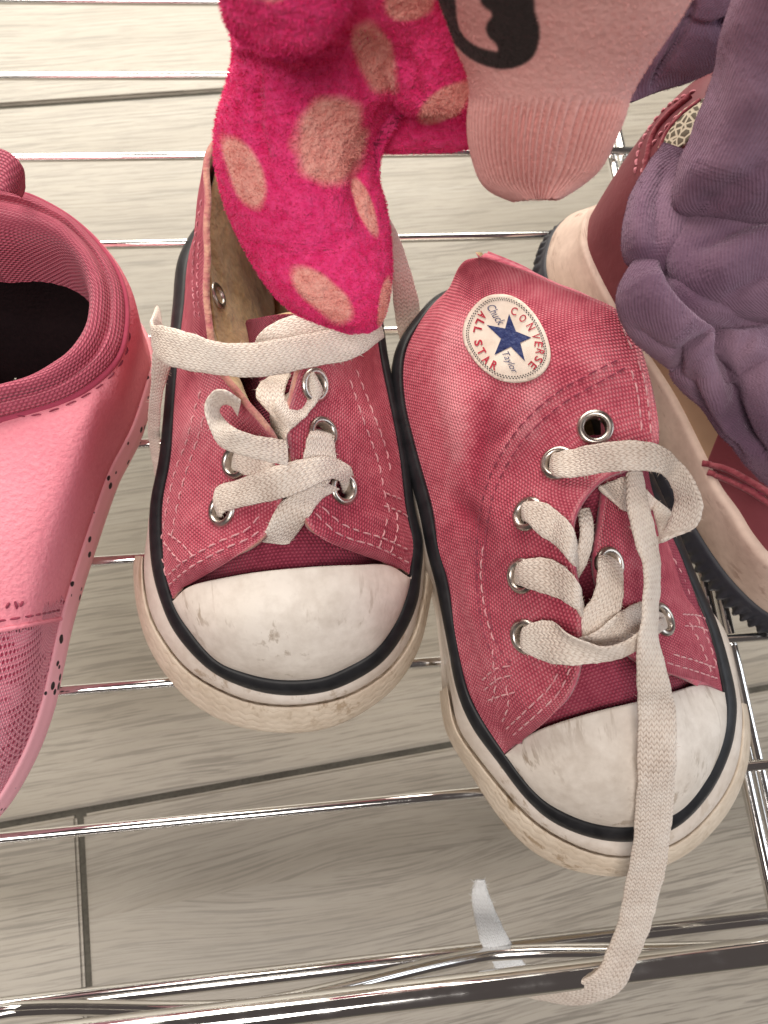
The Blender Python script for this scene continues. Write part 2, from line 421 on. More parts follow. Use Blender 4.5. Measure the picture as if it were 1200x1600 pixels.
EYE = [(.215, -.22), (.20, -.05), (.205, .03), (.24, .075), (.29, .08), (.335, .05), (.35, .0), (.34, -.04)]
def eyelet(T, h, s=1.0):
    V = lathe([(r * s, z * s) for r, z in EYE], h[0], h[1]); V = cr(V, 20)
    grid('eyelet', V, M['eyelet'], T.o, cu=True, face_cam=False)
def stitches(T, lines, trees, mat, name='stitching', sp=.30, ln=.20, r=.018, jit=.25):
    J = Join()
    for ln_px in lines:
        pp = cr(np.array(ln_px, float), max(40, 14 * len(ln_px)))
        pts = []; nn = []
        for q in pp:
            h = hit(q[0], q[1], trees)
            if h: pts.append(h[0]); nn.append(h[1])
        if len(pts) < 3: continue
        pts = np.array(pts); nn = np.array(nn); dd = np.linalg.norm(np.diff(pts, axis=0), axis=1)
        keepd = np.concatenate([[0], np.minimum(dd, .3).cumsum()])
        s = 0.05
        while s + ln < keepd[-1]:
            l = ln * (1 + jit * (random.random() - .5)); q = []
            for e, hh in ((0, -.004), (.25, .016), (.5, .022), (.75, .016), (1, -.004)):
                x = s + l * e
                q.append([np.interp(x, keepd, pts[:, i]) + hh * np.interp(x, keepd, nn[:, i]) for i in range(3)])
            q = np.array(q)
            if np.linalg.norm(q[-1] - q[0]) < ln * 1.6:
                jx = (np.random.default_rng(int(s * 1000)).random(3) - .5) * .02; q[0] += jx; q[-1] -= jx
                v, f = tube_along(q, [r * .6, r, r, r, r * .6], 5); J.add(v, f)
            s += sp
    if J.v: stuff(J.build(name, mat, T.o))
def ribbon(T, name, A, B, mat=None, th=.05, reg=True, dens=22, lift=.10, smooth=2, uoff=0.0):
    """flat lace between two edge polylines; z None = lie on what is already built"""
    mat = mat or M['lace']
    def solve(E):
        zs = []
        pts = []
        for q in E:
            if q[2] is None or isinstance(q[2], tuple):
                h = hit(q[0], q[1], T.trees); off = lift if q[2] is None else q[2][0]
                pts.append(h[0] - ray(q[0], q[1]) * off if h else P(q[0], q[1], 4.0))
            else: pts.append(P(*q))
        return np.array(pts)
    a, b = solve(A), solve(B); n = dens * len(a)
    a, b = cr(a, n), cr(b, n)
    for _ in range(smooth * 6):
        a[1:-1] = .25 * a[:-2] + .5 * a[1:-1] + .25 * a[2:]; b[1:-1] = .25 * b[:-2] + .5 * b[1:-1] + .25 * b[2:]
    c = (a + b) / 2; t = np.gradient(c, axis=0); t /= np.maximum(np.linalg.norm(t, axis=1, keepdims=True), 1e-9)
    x = (b - a) / 2; nn = np.cross(t, x); nn /= np.maximum(np.linalg.norm(nn, axis=1, keepdims=True), 1e-9)
    k = 20; ang = np.linspace(0, 2 * np.pi, k, endpoint=False)
    ca = np.sign(np.cos(ang)) * np.abs(np.cos(ang)) ** .75; sa = np.sign(np.sin(ang)) * np.abs(np.sin(ang)) ** .75
    wob = 1 + .03 * np.sin(np.linspace(0, n * .35, n)) * rng.random(n)
    V = c[:, None] + x[:, None] * ca[None, :, None] * wob[:, None, None] + nn[:, None] * (th * sa)[None, :, None]
    V = V + nn[:, None] * (.045 * vnoise(V, 1.7, 5, 2))[..., None]
    l = np.concatenate([[0], np.linalg.norm(np.diff(c, axis=0), axis=1).cumsum()]) + uoff
    hw = np.linalg.norm(x, axis=1)
    uv = np.stack([np.broadcast_to(l[:, None], (n, k)), hw.mean() * ca[None, :] * np.ones((n, 1))], -1).reshape(-1, 2)
    f = quads(n, k, True); v = V.reshape(-1, 3)
    fs = f.tolist() + [list(range(k)), list(range(n * k - k, n * k))[::-1]]
    o = raw(name, v, fs, mat, T.o, uv=uv)
    # make normals consistent
    bm = bmesh.new(); bm.from_mesh(o.data); bmesh.ops.recalc_face_normals(bm, faces=bm.faces); bm.to_mesh(o.data); bm.free()
    if reg: T.add(V, True)
    # loose fibres
    m_ = int(26 * l[-1] - 26 * uoff) + 10; pi = rng.integers(0, n, m_); pk = rng.integers(0, k, m_)
    fz = []; ff = []
    for q, (i, j) in enumerate(zip(pi, pk)):
        p = V[i, j]; d = p - c[i]; d /= np.linalg.norm(d) + 1e-9; d = d + (rng.random(3) - .5) * 1.4; d /= np.linalg.norm(d)
        s = np.cross(d, rng.random(3) - .5); s /= np.linalg.norm(s) + 1e-9; e = p + d * (.035 + .06 * rng.random())
        fz += [p + s * .006, p - s * .006, e]; ff.append((3 * q, 3 * q + 1, 3 * q + 2))
    return o, (fz, ff)
FZ = {}
def lace(T, A, B, **kw):
    o, fz = ribbon(T, 'shoelace', A, B, **kw)
    J = FZ.setdefault(T.o.name, Join()); J.add(np.array(fz[0]), fz[1])
    return o

# ------------------------------------------------------------------ the flat-standing sneaker (left of the pair)
N_ = None
A = Thing('sneaker', 'pink canvas sneaker standing open with the spotted fleece hanging into its collar', 'sneaker', 'pair of pink canvas sneakers')
tabA = [
 ((440, 308), (440, 300), N_, N_), ((350, 330), (340, 326), N_, N_), ((299, 395), (284, 393), N_, N_), ((287, 480), (271, 480), N_, N_),
 ((275, 581), (263, 581), N_, N_), ((264, 710), (251, 708), N_, N_), ((250, 793), (236, 793), N_, N_), ((254, 877), (238, 877), (222, 880), (210, 880)),
 ((270, 942), (254, 942), (230, 950), (220, 962)), ((297, 987), (279, 993), (256, 1005), (246, 1028)), ((337, 1032), (326, 1043), (300, 1055), (295, 1088)),
 ((382, 1052), (380, 1071), (372, 1093), (360, 1126)), ((436, 1063), (440, 1084), (440, 1105), (436, 1140)), ((495, 1061), (502, 1080), (508, 1099), (508, 1134)),
 ((540, 1045), (552, 1062), (562, 1080), (570, 1106)), ((585, 1018), (598, 1031), (612, 1044), (620, 1064)), ((616, 978), (631, 986), (645, 996), (653, 1008)),
 ((634, 937), (650, 941), (660, 944), (669, 941)), ((643, 897), (656, 899), (666, 896), (676, 890)), ((646, 847), (659, 847), (665, 843), (674, 838)),
 ((637, 793), (646, 791), N_, N_), ((627, 710), (635, 708), N_, N_), ((615, 647), (622, 645), N_, N_), ((598, 564), (605, 562), N_, N_),
 ((588, 500), (596, 498), N_, N_), ((570, 400), (580, 395), N_, N_), ((520, 330), (526, 322), N_, N_)]
zA = [2.7] * 5 + [2.6, 2.5, 2.4, 2.3, 2.2, 2.1, 2.05, 2.0, 2.05, 2.1, 2.2, 2.2, 2.3, 2.35, 2.4, 2.5, 2.6] + [2.7] * 5
offA = [.2, .3, .4, .45, .45, .45, .45, .45] + [.5] * 11 + [.3] + [.15] * 7
biA, boA = sole(A, tabA, (6.9, 19.6), offA, zA)
toe_cap(A, [(269, 940, 2.35), (300, 915, 3.05), (382, 897, 3.75), (470, 887, 3.95), (549, 883, 3.75), (605, 883, 3.05), (643, 904, 2.4)], biA, 8, 18, 27, 2)
# tongue / vamp canvas under the flaps
tg = surf([[(300, 930, 1.9), (365, 920, 3.0), (450, 908, 3.6), (545, 905, 3.1), (605, 905, 1.9)],
           [(290, 865, 2.1), (355, 858, 3.35), (452, 850, 3.8), (550, 850, 3.35), (612, 855, 2.1)],
           [(275, 780, 2.6), (360, 780, 3.45), (455, 772, 3.95), (545, 775, 3.5), (625, 780, 2.6)],
           [(300, 700, 2.8), (380, 700, 3.6), (455, 690, 4.1), (530, 692, 3.7), (600, 700, 2.9)],
           [(340, 620, 3.0), (400, 615, 3.9), (452, 610, 4.4), (510, 612, 4.0), (560, 620, 3.2)],
           [(370, 545, 3.4), (405, 540, 4.4), (450, 535, 4.8), (500, 540, 4.5), (540, 550, 3.8)],
           [(385, 500, 4.0), (415, 495, 4.9), (450, 492, 5.2), (490, 496, 5.0), (520, 505, 4.4)]], 90, 110)
tg[:, :, 2] += .06 * vnoise(tg, .8, 11)
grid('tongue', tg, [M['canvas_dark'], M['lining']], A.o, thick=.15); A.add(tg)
cols = [[(268, 938, 2.25), (275, 928, 2.5), (283, 920, 2.7), (293, 914, 2.85)],
        [(255, 890, 2.35), (285, 880, 3.15), (325, 876, 3.7), (368, 870, 4.0)],
        [(251, 830, 2.4), (300, 820, 3.4), (360, 815, 4.05), (426, 816, 4.4)],
        [(252, 780, 2.45), (305, 765, 3.5), (370, 755, 4.2), (440, 750, 4.65)],
        [(263, 710, 2.5), (310, 695, 3.6), (368, 688, 4.4), (428, 688, 5.0)],
        [(270, 630, 2.6), (312, 615, 3.8), (362, 600, 4.7), (372, 622, 5.25)],
        [(276, 560, 2.6), (300, 545, 3.9), (328, 532, 4.9), (332, 560, 5.4)],
        [(287, 480, 2.6), (296, 462, 4.0), (306, 445, 5.0), (318, 440, 5.6)],
        [(298, 395, 2.6), (303, 370, 4.0), (306, 345, 5.0), (318, 328, 5.7)],
        [(350, 332, 2.6), (340, 300, 4.0), (330, 260, 5.0), (334, 222, 5.7)],
        [(440, 308, 2.6), (440, 270, 4.2), (430, 225, 5.2), (425, 180, 5.8)]]
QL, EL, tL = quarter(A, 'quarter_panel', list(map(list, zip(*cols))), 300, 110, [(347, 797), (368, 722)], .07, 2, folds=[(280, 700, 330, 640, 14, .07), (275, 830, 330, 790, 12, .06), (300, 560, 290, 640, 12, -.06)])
cols = [[(643, 900, 2.25), (634, 893, 2.45), (626, 889, 2.6), (618, 886, 2.75)],
        [(646, 850, 2.4), (610, 850, 3.2), (565, 850, 3.75), (508, 844, 4.15)],
        [(637, 793, 2.4), (595, 795, 3.4), (540, 800, 4.0), (474, 803, 4.5)],
        [(627, 710, 2.5), (580, 715, 3.6), (520, 720, 4.3), (456, 722, 4.75)],
        [(615, 647, 2.6), (570, 650, 3.8), (512, 655, 4.5), (448, 668, 4.95)],
        [(598, 564, 2.6), (560, 580, 3.9), (515, 590, 4.7), (462, 598, 5.2)],
        [(588, 500, 2.6), (560, 510, 4.0), (525, 520, 4.9), (485, 530, 5.4)],
        [(570, 400, 2.6), (560, 400, 4.0), (535, 405, 5.0), (510, 405, 5.5)],
        [(520, 330, 2.6), (525, 310, 4.0), (515, 300, 5.0), (500, 285, 5.6)],
        [(440, 308, 2.6), (440, 270, 4.2), (430, 225, 5.2), (425, 180, 5.8)]]
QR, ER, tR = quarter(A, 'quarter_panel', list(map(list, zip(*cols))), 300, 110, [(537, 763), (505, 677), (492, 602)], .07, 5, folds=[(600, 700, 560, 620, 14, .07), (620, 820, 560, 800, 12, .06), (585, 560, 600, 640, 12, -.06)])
for h in EL + ER: eyelet(A, h, 1.0)
# vent rivet seen on the inside of the collar
al = surf([[(346, 235, 5.4), (324, 345, 5.2), (328, 440, 5.1), (341, 520, 5.0), (358, 575, 5.0)],
           [(375, 245, 5.1), (343, 352, 4.8), (346, 450, 4.6), (360, 525, 4.6), (375, 580, 4.7)],
           [(410, 262, 4.3), (385, 372, 3.7), (392, 470, 3.5), (398, 528, 3.8), (400, 585, 4.2)],
           [(440, 300, 3.0), (420, 390, 2.3), (428, 480, 2.2), (430, 530, 2.8), (425, 590, 3.6)]], 80, 60)
al = al + normals(al) * (.07 * vnoise(al, .9, 77, 3))[..., None]
grid('ankle_lining', al, M['lining'], A.o, thick=.06); tA = bvh(al); A.trees.append(tA)
h = hit(340, 462, [tA])
if h: eyelet(A, h, .8)
both = [tL, tR]
stitches(A, [[(252, 850), (262, 790), (275, 735), (292, 690), (305, 640), (318, 600)], [(268, 845), (278, 790), (291, 740), (308, 690), (322, 640)],
             [(263, 915), (300, 885), (350, 858), (395, 838), (418, 812)], [(262, 900), (290, 876), (340, 848), (385, 828), (410, 800)],
             [(255, 845), (275, 870), (290, 885)], [(262, 832), (285, 850), (305, 872)], [(252, 862), (258, 890), (262, 915)]], both, M['thread_light'], sp=.27, ln=.19)
stitches(A, [[(490, 800), (530, 835), (590, 855), (640, 880)], [(500, 790), (540, 822), (600, 842), (643, 862)],
             [(545, 590), (565, 650), (590, 720), (600, 770), (612, 815)], [(555, 575), (580, 640), (602, 700), (612, 750)],
             [(600, 770), (625, 780), (640, 790)], [(598, 790), (625, 800), (642, 812)], [(590, 860), (600, 830), (606, 800)], [(608, 868), (620, 830), (618, 790)]], both, M['thread_light'], sp=.27, ln=.19)
stitches(A, [[(306, 500), (302, 440), (306, 370), (318, 300)], [(313, 500), (309, 440), (312, 370)]], both, M['thread_pink'], sp=.2, ln=.14)
# laces, bottom first
lace(A, [(366, 712, (-.4,)), (372, 704, (.1,)), (395, 708, N_), (425, 722, N_), (450, 740, N_)], [(364, 734, (-.4,)), (372, 738, (.1,)), (392, 746, N_), (420, 756, N_), (440, 765, N_)], lift=.06)
lace(A, [(408, 845, N_), (416, 828, N_), (436, 788, N_), (470, 765, N_), (500, 752, N_)], [(452, 850, N_), (462, 838, N_), (484, 806, N_), (503, 780, N_), (530, 765, N_)], lift=.06)
lace(A, [(492, 672, (-.35,)), (483, 676, N_), (475, 705, N_), (470, 735, N_), (468, 755, N_)], [(518, 676, (-.35,)), (521, 682, N_), (525, 712, N_), (520, 742, N_), (512, 760, N_)], lift=.08)
lace(A, [(336, 795, (-.4,)), (336, 780, (.12,)), (341, 760, N_), (375, 748, N_), (433, 727, N_), (492, 714, N_), (529, 717, N_), (552, 738, (.12,)), (550, 765, (-.4,))],
        [(342, 808, (-.4,)), (345, 808, (.1,)), (352, 800, N_), (388, 790, N_), (433, 781, N_), (467, 770, N_), (512, 750, N_), (530, 752, (.1,)), (535, 770, (-.4,))], lift=.14)
lace(A, [(420, 590, 4.6), (405, 600, 4.9), (400, 620, 5.0), (420, 645, 4.95), (440, 668, 4.8)], [(455, 585, 4.6), (448, 600, 4.9), (445, 620, 5.0), (452, 640, 4.95), (462, 660, 4.8)], lift=.1)
lace(A, [(488, 592, (-.3,)), (487, 582, N_), (452, 612, N_), (429, 630, N_), (423, 660, N_), (437, 684, N_)], [(498, 612, (-.3,)), (502, 618, N_), (483, 647, N_), (460, 667, N_), (448, 680, N_), (452, 700, N_)], lift=.14)
lace(A, [(448, 728, 5.1), (420, 722, 5.25), (387, 714, 5.35), (345, 698, 5.3), (325, 662, 5.45), (322, 630, 5.6), (336, 610, 5.8), (356, 610, 5.9), (376, 625, 5.6)],
        [(446, 688, 5.15), (425, 684, 5.35), (398, 680, 5.5), (366, 668, 5.6), (347, 650, 5.2), (344, 640, 5.2), (350, 634, 5.3), (362, 636, 5.2), (372, 650, 5.0)], smooth=1)
lace(A, [(395, 545, 5.2), (405, 522, 5.6), (430, 503, 5.8), (462, 492, 5.9), (500, 496, 5.8), (530, 510, 5.5)], [(425, 560, 5.1), (432, 545, 5.5), (448, 532, 5.7), (472, 527, 5.8), (500, 530, 5.7), (520, 540, 5.4)])
lace(A, [(244, 478, 5.0), (238, 505, 5.6), (262, 510, 5.95), (304, 522, 6.1), (346, 535, 6.15), (408, 534, 6.15), (471, 523, 6.1), (530, 512, 6.0), (592, 500, 5.7)],
        [(252, 520, 5.2), (246, 560, 5.5), (283, 577, 5.75), (333, 585, 5.85), (387, 590, 5.9), (433, 586, 5.9), (492, 573, 5.85), (554, 560, 5.7), (600, 528, 5.5)], th=.065)
lace(A, [(243, 530, 5.2), (238, 560, 4.9), (236, 600, 4.2), (231, 650, 3.0), (233, 690, 2.0), (240, 730, 1.0), (252, 770, .3)], [(262, 545, 5.1), (268, 572, 4.6), (255, 612, 3.9), (250, 655, 3.0), (250, 695, 2.0), (256, 735, 1.0), (266, 775, .3)])
lace(A, [(590, 330, 4.5), (606, 368, 4.0), (612, 430, 3.2), (616, 485, 2.4), (626, 540, 1.6)], [(600, 325, 4.5), (622, 366, 4.0), (641, 420, 3.2), (656, 480, 2.4), (662, 540, 1.6)])
stuff(FZ['sneaker'].build('lace_fibres', M['lace'], A.o))

# ------------------------------------------------------------------ the slumped sneaker with the round ankle patch (right of the pair)
B = Thing('sneaker', 'pink canvas sneaker with round star ankle patch and long lace over its toe', 'sneaker', 'pair of pink canvas sneakers')
tabB = [
 ((770, 455), (768, 448), N_, N_), ((700, 462), (694, 458), N_, N_), ((658, 500), (650, 498), N_, N_), ((630, 553), (618, 553), N_, N_), ((629, 623), (616, 626), N_, N_),
 ((649, 709), (634, 714), N_, N_), ((672, 792), (656, 796), N_, N_), ((684, 857), (669, 860), N_, N_), ((699, 915), (684, 918), (676, 925), (672, 930)), ((711, 995), (700, 998), (687, 1000), (684, 1005)),
 ((727, 1072), (716, 1078), (700, 1082), (690, 1090)), ((750, 1121), (740, 1135), (714, 1140), (706, 1150)), ((790, 1181), (780, 1190), (752, 1196), (742, 1210)),
 ((831, 1234), (824, 1247), (806, 1260), (786, 1276)), ((871, 1265), (868, 1284), (858, 1303), (838, 1328)), ((930, 1288), (930, 1308), (930, 1335), (905, 1358)), ((993, 1292), (995, 1312), (997, 1339), (985, 1364)),
 ((1052, 1270), (1058, 1290), (1068, 1312), (1064, 1336)), ((1092, 1225), (1106, 1242), (1122, 1258), (1125, 1280)), ((1119, 1175), (1136, 1184), (1152, 1200), (1160, 1212)),
 ((1132, 1130), (1148, 1132), (1161, 1135), (1169, 1140)), ((1132, 1080), (1147, 1078), (1156, 1078), (1161, 1080)), ((1110, 986), (1122, 983), (1133, 984), (1138, 985)),
 ((1080, 912), (1090, 908), N_, N_), ((1040, 815), (1050, 811), N_, N_), ((1005, 735), (1014, 731), N_, N_), ((975, 650), (984, 646), N_, N_), ((945, 570), (954, 566), N_, N_), ((880, 490), (888, 484), N_, N_)]
zB = [2.7] * 5 + [2.65, 2.6, 2.5, 2.5, 2.4, 2.4, 2.3, 2.2, 2.1, 2.05, 2.0, 2.0, 2.05, 2.1, 2.2, 2.3, 2.35, 2.4, 2.5, 2.6] + [2.7] * 4
offB = [.15] * 8 + [.3] * 15 + [.3, .25, .2, .15, .15, .15]
biB, boB = sole(B, tabB, (9.9, 20.8), offB, zB)
toe_cap(B, [(789, 1180, 2.25), (826, 1150, 3.0), (862, 1133, 3.5), (930, 1112, 3.9), (993, 1097, 3.9), (1052, 1081, 3.5), (1095, 1070, 3.0), (1132, 1082, 2.4)], biB, 12, 21, 29, 2)
tg = surf([[(815, 1175, 1.9), (860, 1155, 3.0), (960, 1125, 3.6), (1050, 1100, 3.1), (1110, 1090, 1.9)],
           [(745, 1110, 2.3), (835, 1095, 3.4), (945, 1070, 3.9), (1040, 1052, 3.5), (1120, 1030, 2.4)],
           [(720, 1000, 2.5), (820, 1000, 3.6), (935, 985, 4.1), (1020, 970, 3.7), (1095, 950, 2.6)],
           [(705, 900, 2.6), (810, 890, 3.8), (925, 870, 4.4), (1000, 850, 4.0), (1055, 845, 2.8)],
           [(700, 820, 2.8), (810, 790, 4.0), (925, 775, 4.6), (985, 765, 4.3), (1020, 765, 3.2)],
           [(720, 720, 3.2), (820, 690, 4.3), (930, 680, 4.9), (985, 680, 4.7), (1010, 690, 3.6)]], 110, 110)
tg[:, :, 2] += .06 * vnoise(tg, .8, 21)
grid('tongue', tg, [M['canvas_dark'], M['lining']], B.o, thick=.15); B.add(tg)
cols = [[(1132, 1082, 2.25), (1122, 1076, 2.6), (1108, 1071, 2.9), (1095, 1067, 3.2)],
        [(1112, 990, 2.3), (1085, 1005, 3.3), (1050, 1020, 3.9), (1000, 1033, 4.35)],
        [(1085, 922, 2.4), (1050, 935, 3.5), (1005, 950, 4.2), (955, 965, 4.6)],
        [(1062, 865, 2.5), (1030, 870, 3.7), (985, 880, 4.4), (930, 885, 4.8)],
        [(1040, 812, 2.5), (1015, 810, 3.8), (980, 810, 4.5), (940, 810, 4.85)],
        [(1005, 735, 2.6), (990, 730, 3.8), (970, 730, 4.5), (950, 735, 4.9)],
        [(975, 650, 2.6), (965, 640, 3.9), (955, 635, 4.6), (945, 630, 5.0)],
        [(945, 570, 2.6), (935, 550, 3.9), (925, 535, 4.6), (915, 520, 5.0)],
        [(880, 490, 2.6), (870, 470, 4.0), (860, 452, 4.8), (845, 432, 5.2)],
        [(770, 456, 2.6), (775, 430, 4.0), (770, 408, 4.8), (762, 394, 5.3)]]
QR2, ER2, tR2 = quarter(B, 'quarter_panel', list(map(list, zip(*cols))), 280, 100, [(952, 882), (1035, 968)], .05, 8, mats=[M['canvas'], M['lining'], M['edge_pink']])
cols = [[(788, 1178, 2.25), (795, 1170, 2.6), (801, 1166, 2.75), (808, 1162, 2.9)],
        [(750, 1120, 2.3), (785, 1115, 3.2), (825, 1113, 3.8), (868, 1112, 4.25)],
        [(727, 1070, 2.35), (775, 1055, 3.4), (835, 1047, 4.2), (902, 1040, 4.8)],
        [(711, 995, 2.4), (765, 980, 3.5), (830, 965, 4.5), (905, 950, 5.1)],
        [(699, 915, 2.45), (758, 895, 3.6), (825, 875, 4.7), (894, 858, 5.3)],
        [(684, 857, 2.5), (752, 825, 3.8), (825, 805, 4.9), (902, 798, 5.4)],
        [(672, 792, 2.5), (752, 750, 4.0), (845, 735, 5.0), (945, 748, 5.5)],
        [(649, 709, 2.55), (745, 670, 4.2), (870, 665, 5.3), (1028, 700, 5.6)],
        [(629, 623, 2.6), (730, 595, 4.3), (870, 580, 5.5), (1010, 570, 5.8)],
        [(630, 553, 2.6), (725, 530, 4.3), (850, 515, 5.5), (968, 488, 5.9)],
        [(656, 498, 2.6), (715, 475, 4.2), (790, 460, 5.2), (875, 447, 5.8)],
        [(694, 460, 2.6), (712, 438, 4.0), (742, 424, 4.9), (790, 414, 5.5)],
        [(735, 445, 2.6), (722, 424, 3.9), (728, 410, 4.7), (748, 402, 5.25)],
        [(790, 445, 2.6), (765, 425, 3.7), (765, 415, 4.5), (775, 412, 5.0)]]
QL2, EL2, tL2 = quarter(B, 'quarter_panel', list(map(list, zip(*cols))), 340, 150, [(930, 668), (872, 724), (825, 803), (815, 900), (822, 995)], .10, 4, mats=[M['canvas'], M['lining'], M['edge_pink']],
    folds=[(700, 560, 735, 780, 24, .15), (770, 600, 725, 820, 18, -.14), (860, 570, 790, 720, 26, .14), (740, 470, 690, 570, 24, .12), (690, 760, 770, 850, 14, -.10), (830, 640, 760, 700, 12, -.08), (900, 520, 960, 620, 22, .08), (720, 880, 745, 1010, 16, .07)])
for h in EL2 + ER2: eyelet(B, h, 1.0)
tb = [tL2]
stitches(B, [[(800, 1040), (775, 1000), (762, 940), (758, 880), (765, 800), (785, 740), (825, 680), (880, 630), (940, 595), (985, 570)],
             [(790, 1050), (762, 1005), (748, 940), (745, 880), (751, 800), (770, 735), (812, 668), (868, 615), (930, 580), (980, 555)]], tb, M['thread_dark'], sp=.24, ln=.17)
stitches(B, [[(995, 560), (1008, 600), (1014, 650), (1018, 690)], [(985, 575), (995, 610), (1000, 650), (1004, 688)], [(965, 490), (980, 530), (995, 560)],
             [(800, 1150), (845, 1110), (875, 1080), (893, 1040)], [(790, 1140), (835, 1098), (862, 1070), (880, 1035)],
             [(752, 1065), (775, 1045), (800, 1040)], [(755, 1080), (780, 1060), (805, 1055)], [(768, 1100), (775, 1070), (772, 1040), (770, 1000)], [(785, 1130), (795, 1100), (790, 1065)],
             [(760, 1095), (790, 1085), (815, 1080)], [(756, 850), (752, 900), (760, 960), (775, 1010)]], tb, M['thread_light'], sp=.25, ln=.18)
stitches(B, [[(905, 800), (930, 770), (950, 745)], [(885, 830), (900, 800), (925, 765)]], tb, M['thread_dark'], sp=.24, ln=.16)
stitches(B, [[(1075, 970), (1095, 1010), (1110, 1050)], [(1085, 960), (1105, 1000), (1120, 1045)], [(1040, 1035), (1075, 1045), (1120, 1060)], [(1050, 1022), (1085, 1032), (1118, 1044)],
             [(1050, 870), (1065, 900), (1080, 940)], [(1065, 960), (1090, 962), (1105, 970)], [(1068, 978), (1092, 980), (1108, 988)]], [tR2], M['thread_light'], sp=.24, ln=.17)
# laces
lace(B, [(940, 868, (-.4,)), (936, 866, (.1,)), (934, 895, 5.1), (927, 929, 5.1), (908, 960, 5.0), (909, 1003, 4.9)], [(968, 872, (-.4,)), (974, 890, (.1,)), (975, 923, 5.05), (970, 952, 5.05), (950, 978, 5.0), (935, 1008, 4.9)], lift=.12)
lace(B, [(1040, 962, (-.35,)), (1025, 952, (.1,)), (1005, 940, N_), (985, 946, N_), (960, 962, N_), (930, 990, N_), (905, 1000, N_)], [(1040, 985, (-.35,)), (1025, 990, (.1,)), (1010, 985, N_), (1000, 995, N_), (982, 1008, N_), (948, 1022, N_), (915, 1025, N_)], lift=.16)
lace(B, [(902, 800, 5.0), (905, 820, 5.15), (906, 838, 5.15), (899, 867, 5.0), (890, 892, 4.7)], [(921, 795, 4.95), (927, 815, 5.1), (928, 838, 5.1), (922, 867, 4.95), (905, 903, 4.7)], th=.05)
lace(B, [(820, 790, (-.4,)), (822, 784, (.12,)), (851, 785, N_), (871, 799, N_), (890, 816, 5.6), (899, 836, 5.55), (901, 866, 5.0)], [(818, 815, (-.4,)), (824, 816, (.12,)), (842, 836, N_), (865, 850, N_), (880, 866, 5.5), (890, 878, 5.45), (900, 890, 5.0)], lift=.15)
lace(B, [(810, 890, (-.4,)), (812, 879, (.12,)), (837, 871, N_), (865, 875, N_), (890, 892, 5.45), (905, 914, 5.45), (914, 946, 4.9)], [(806, 912, (-.4,)), (812, 915, (.12,)), (837, 924, N_), (865, 933, N_), (888, 946, 5.3), (905, 956, 5.3), (914, 972, 4.8)], lift=.15)
lace(B, [(820, 985, (-.4,)), (819, 980, (.12,)), (837, 971, N_), (862, 970, N_), (882, 986, 5.3), (910, 1002, 5.4), (944, 1010, 5.35), (980, 1000, 5.25), (1010, 978, 5.1), (1040, 960, (-.3,))],
        [(816, 1008, (-.4,)), (820, 1018, (.12,)), (848, 1033, N_), (893, 1040, 5.1), (939, 1034, 5.15), (965, 1030, 5.1), (985, 1022, 5.1), (1004, 1010, 5.05), (1022, 995, 4.95), (1045, 980, (-.3,))], lift=.17)
# loop from the upper eyelet out past the edge and back
lace(B, [(936, 760, 5.2), (955, 752, 5.0), (985, 745, 4.9), (1010, 770, 4.4), (1020, 800, 4.3), (1032, 848, 4.8)], [(950, 775, 5.1), (975, 798, 4.8), (1005, 800, 4.3), (1040, 795, 4.2), (1052, 808, 4.4), (1060, 830, 4.9)], reg=False)
lace(B, [(864, 712, (-.4,)), (868, 708, (.12,)), (893, 701, N_), (939, 692, 6.0), (990, 688, 6.25), (1035, 697, 6.2), (1063, 722, 6.0), (1086, 753, 5.9), (1097, 779, 5.7), (1097, 804, 5.4), (1085, 826, 5.1), (1055, 838, 4.9), (1028, 848, 4.7)],
        [(862, 738, (-.4,)), (868, 744, (.12,)), (899, 746, N_), (950, 738, 5.85), (995, 736, 6.1), (1028, 739, 6.0), (1044, 752, 5.6), (1054, 776, 5.2), (1050, 800, 5.0), (1041, 821, 4.8), (1035, 832, 4.7), (1030, 838, 4.65), (1024, 842, 4.6)], lift=.15, smooth=1)
# the long loose end: over the toe, over the rail, round beneath it
lace(B, [(978, 739, 5.15), (981, 799, 5.35), (990, 838, 5.45), (1004, 881, 5.5), (1007, 923, 5.55), (1005, 966, 5.55), (996, 1008, 5.4), (995, 1060, 5.0), (997, 1112, 4.45), (996, 1160, 4.25), (995, 1220, 3.85), (991, 1287, 3.1), (984, 1346, 2.4), (973, 1400, 1.7), (963, 1450, 1.1), (945, 1490, .65), (934, 1514, .50), (918, 1530, .40), (886, 1541, .0), (845, 1541, -.5), (805, 1535, -1.0)],
        [(1004, 739, 5.0), (1012, 782, 5.15), (1021, 821, 5.2), (1029, 867, 5.2), (1031, 923, 5.2), (1029, 966, 5.2), (1031, 1008, 5.15), (1044, 1060, 4.9), (1055, 1105, 4.45), (1057, 1165, 4.2), (1055, 1220, 3.8), (1050, 1280, 3.1), (1042, 1346, 2.4), (1030, 1400, 1.75), (1017, 1445, 1.15), (1003, 1482, .7), (990, 1512, .45), (970, 1545, .1), (930, 1566, -.3), (865, 1565, -.75), (812, 1553, -1.2)], smooth=1, th=.07)
tip_, _ = ribbon(B, 'lace_tip', [(822, 1510, -3.4), (810, 1490, -3.0), (796, 1468, -2.4), (778, 1432, -2.0), (764, 1398, -1.9), (757, 1374, -1.9)], [(776, 1515, -3.4), (764, 1496, -3.0), (752, 1475, -2.45), (741, 1432, -2.1), (737, 1398, -1.95), (743, 1374, -1.9)], mat=M['lace_white'], smooth=1, th=.06)
tf = Join(); mesh_v = np.array([v.co[:] for v in tip_.data.vertices]) / CM
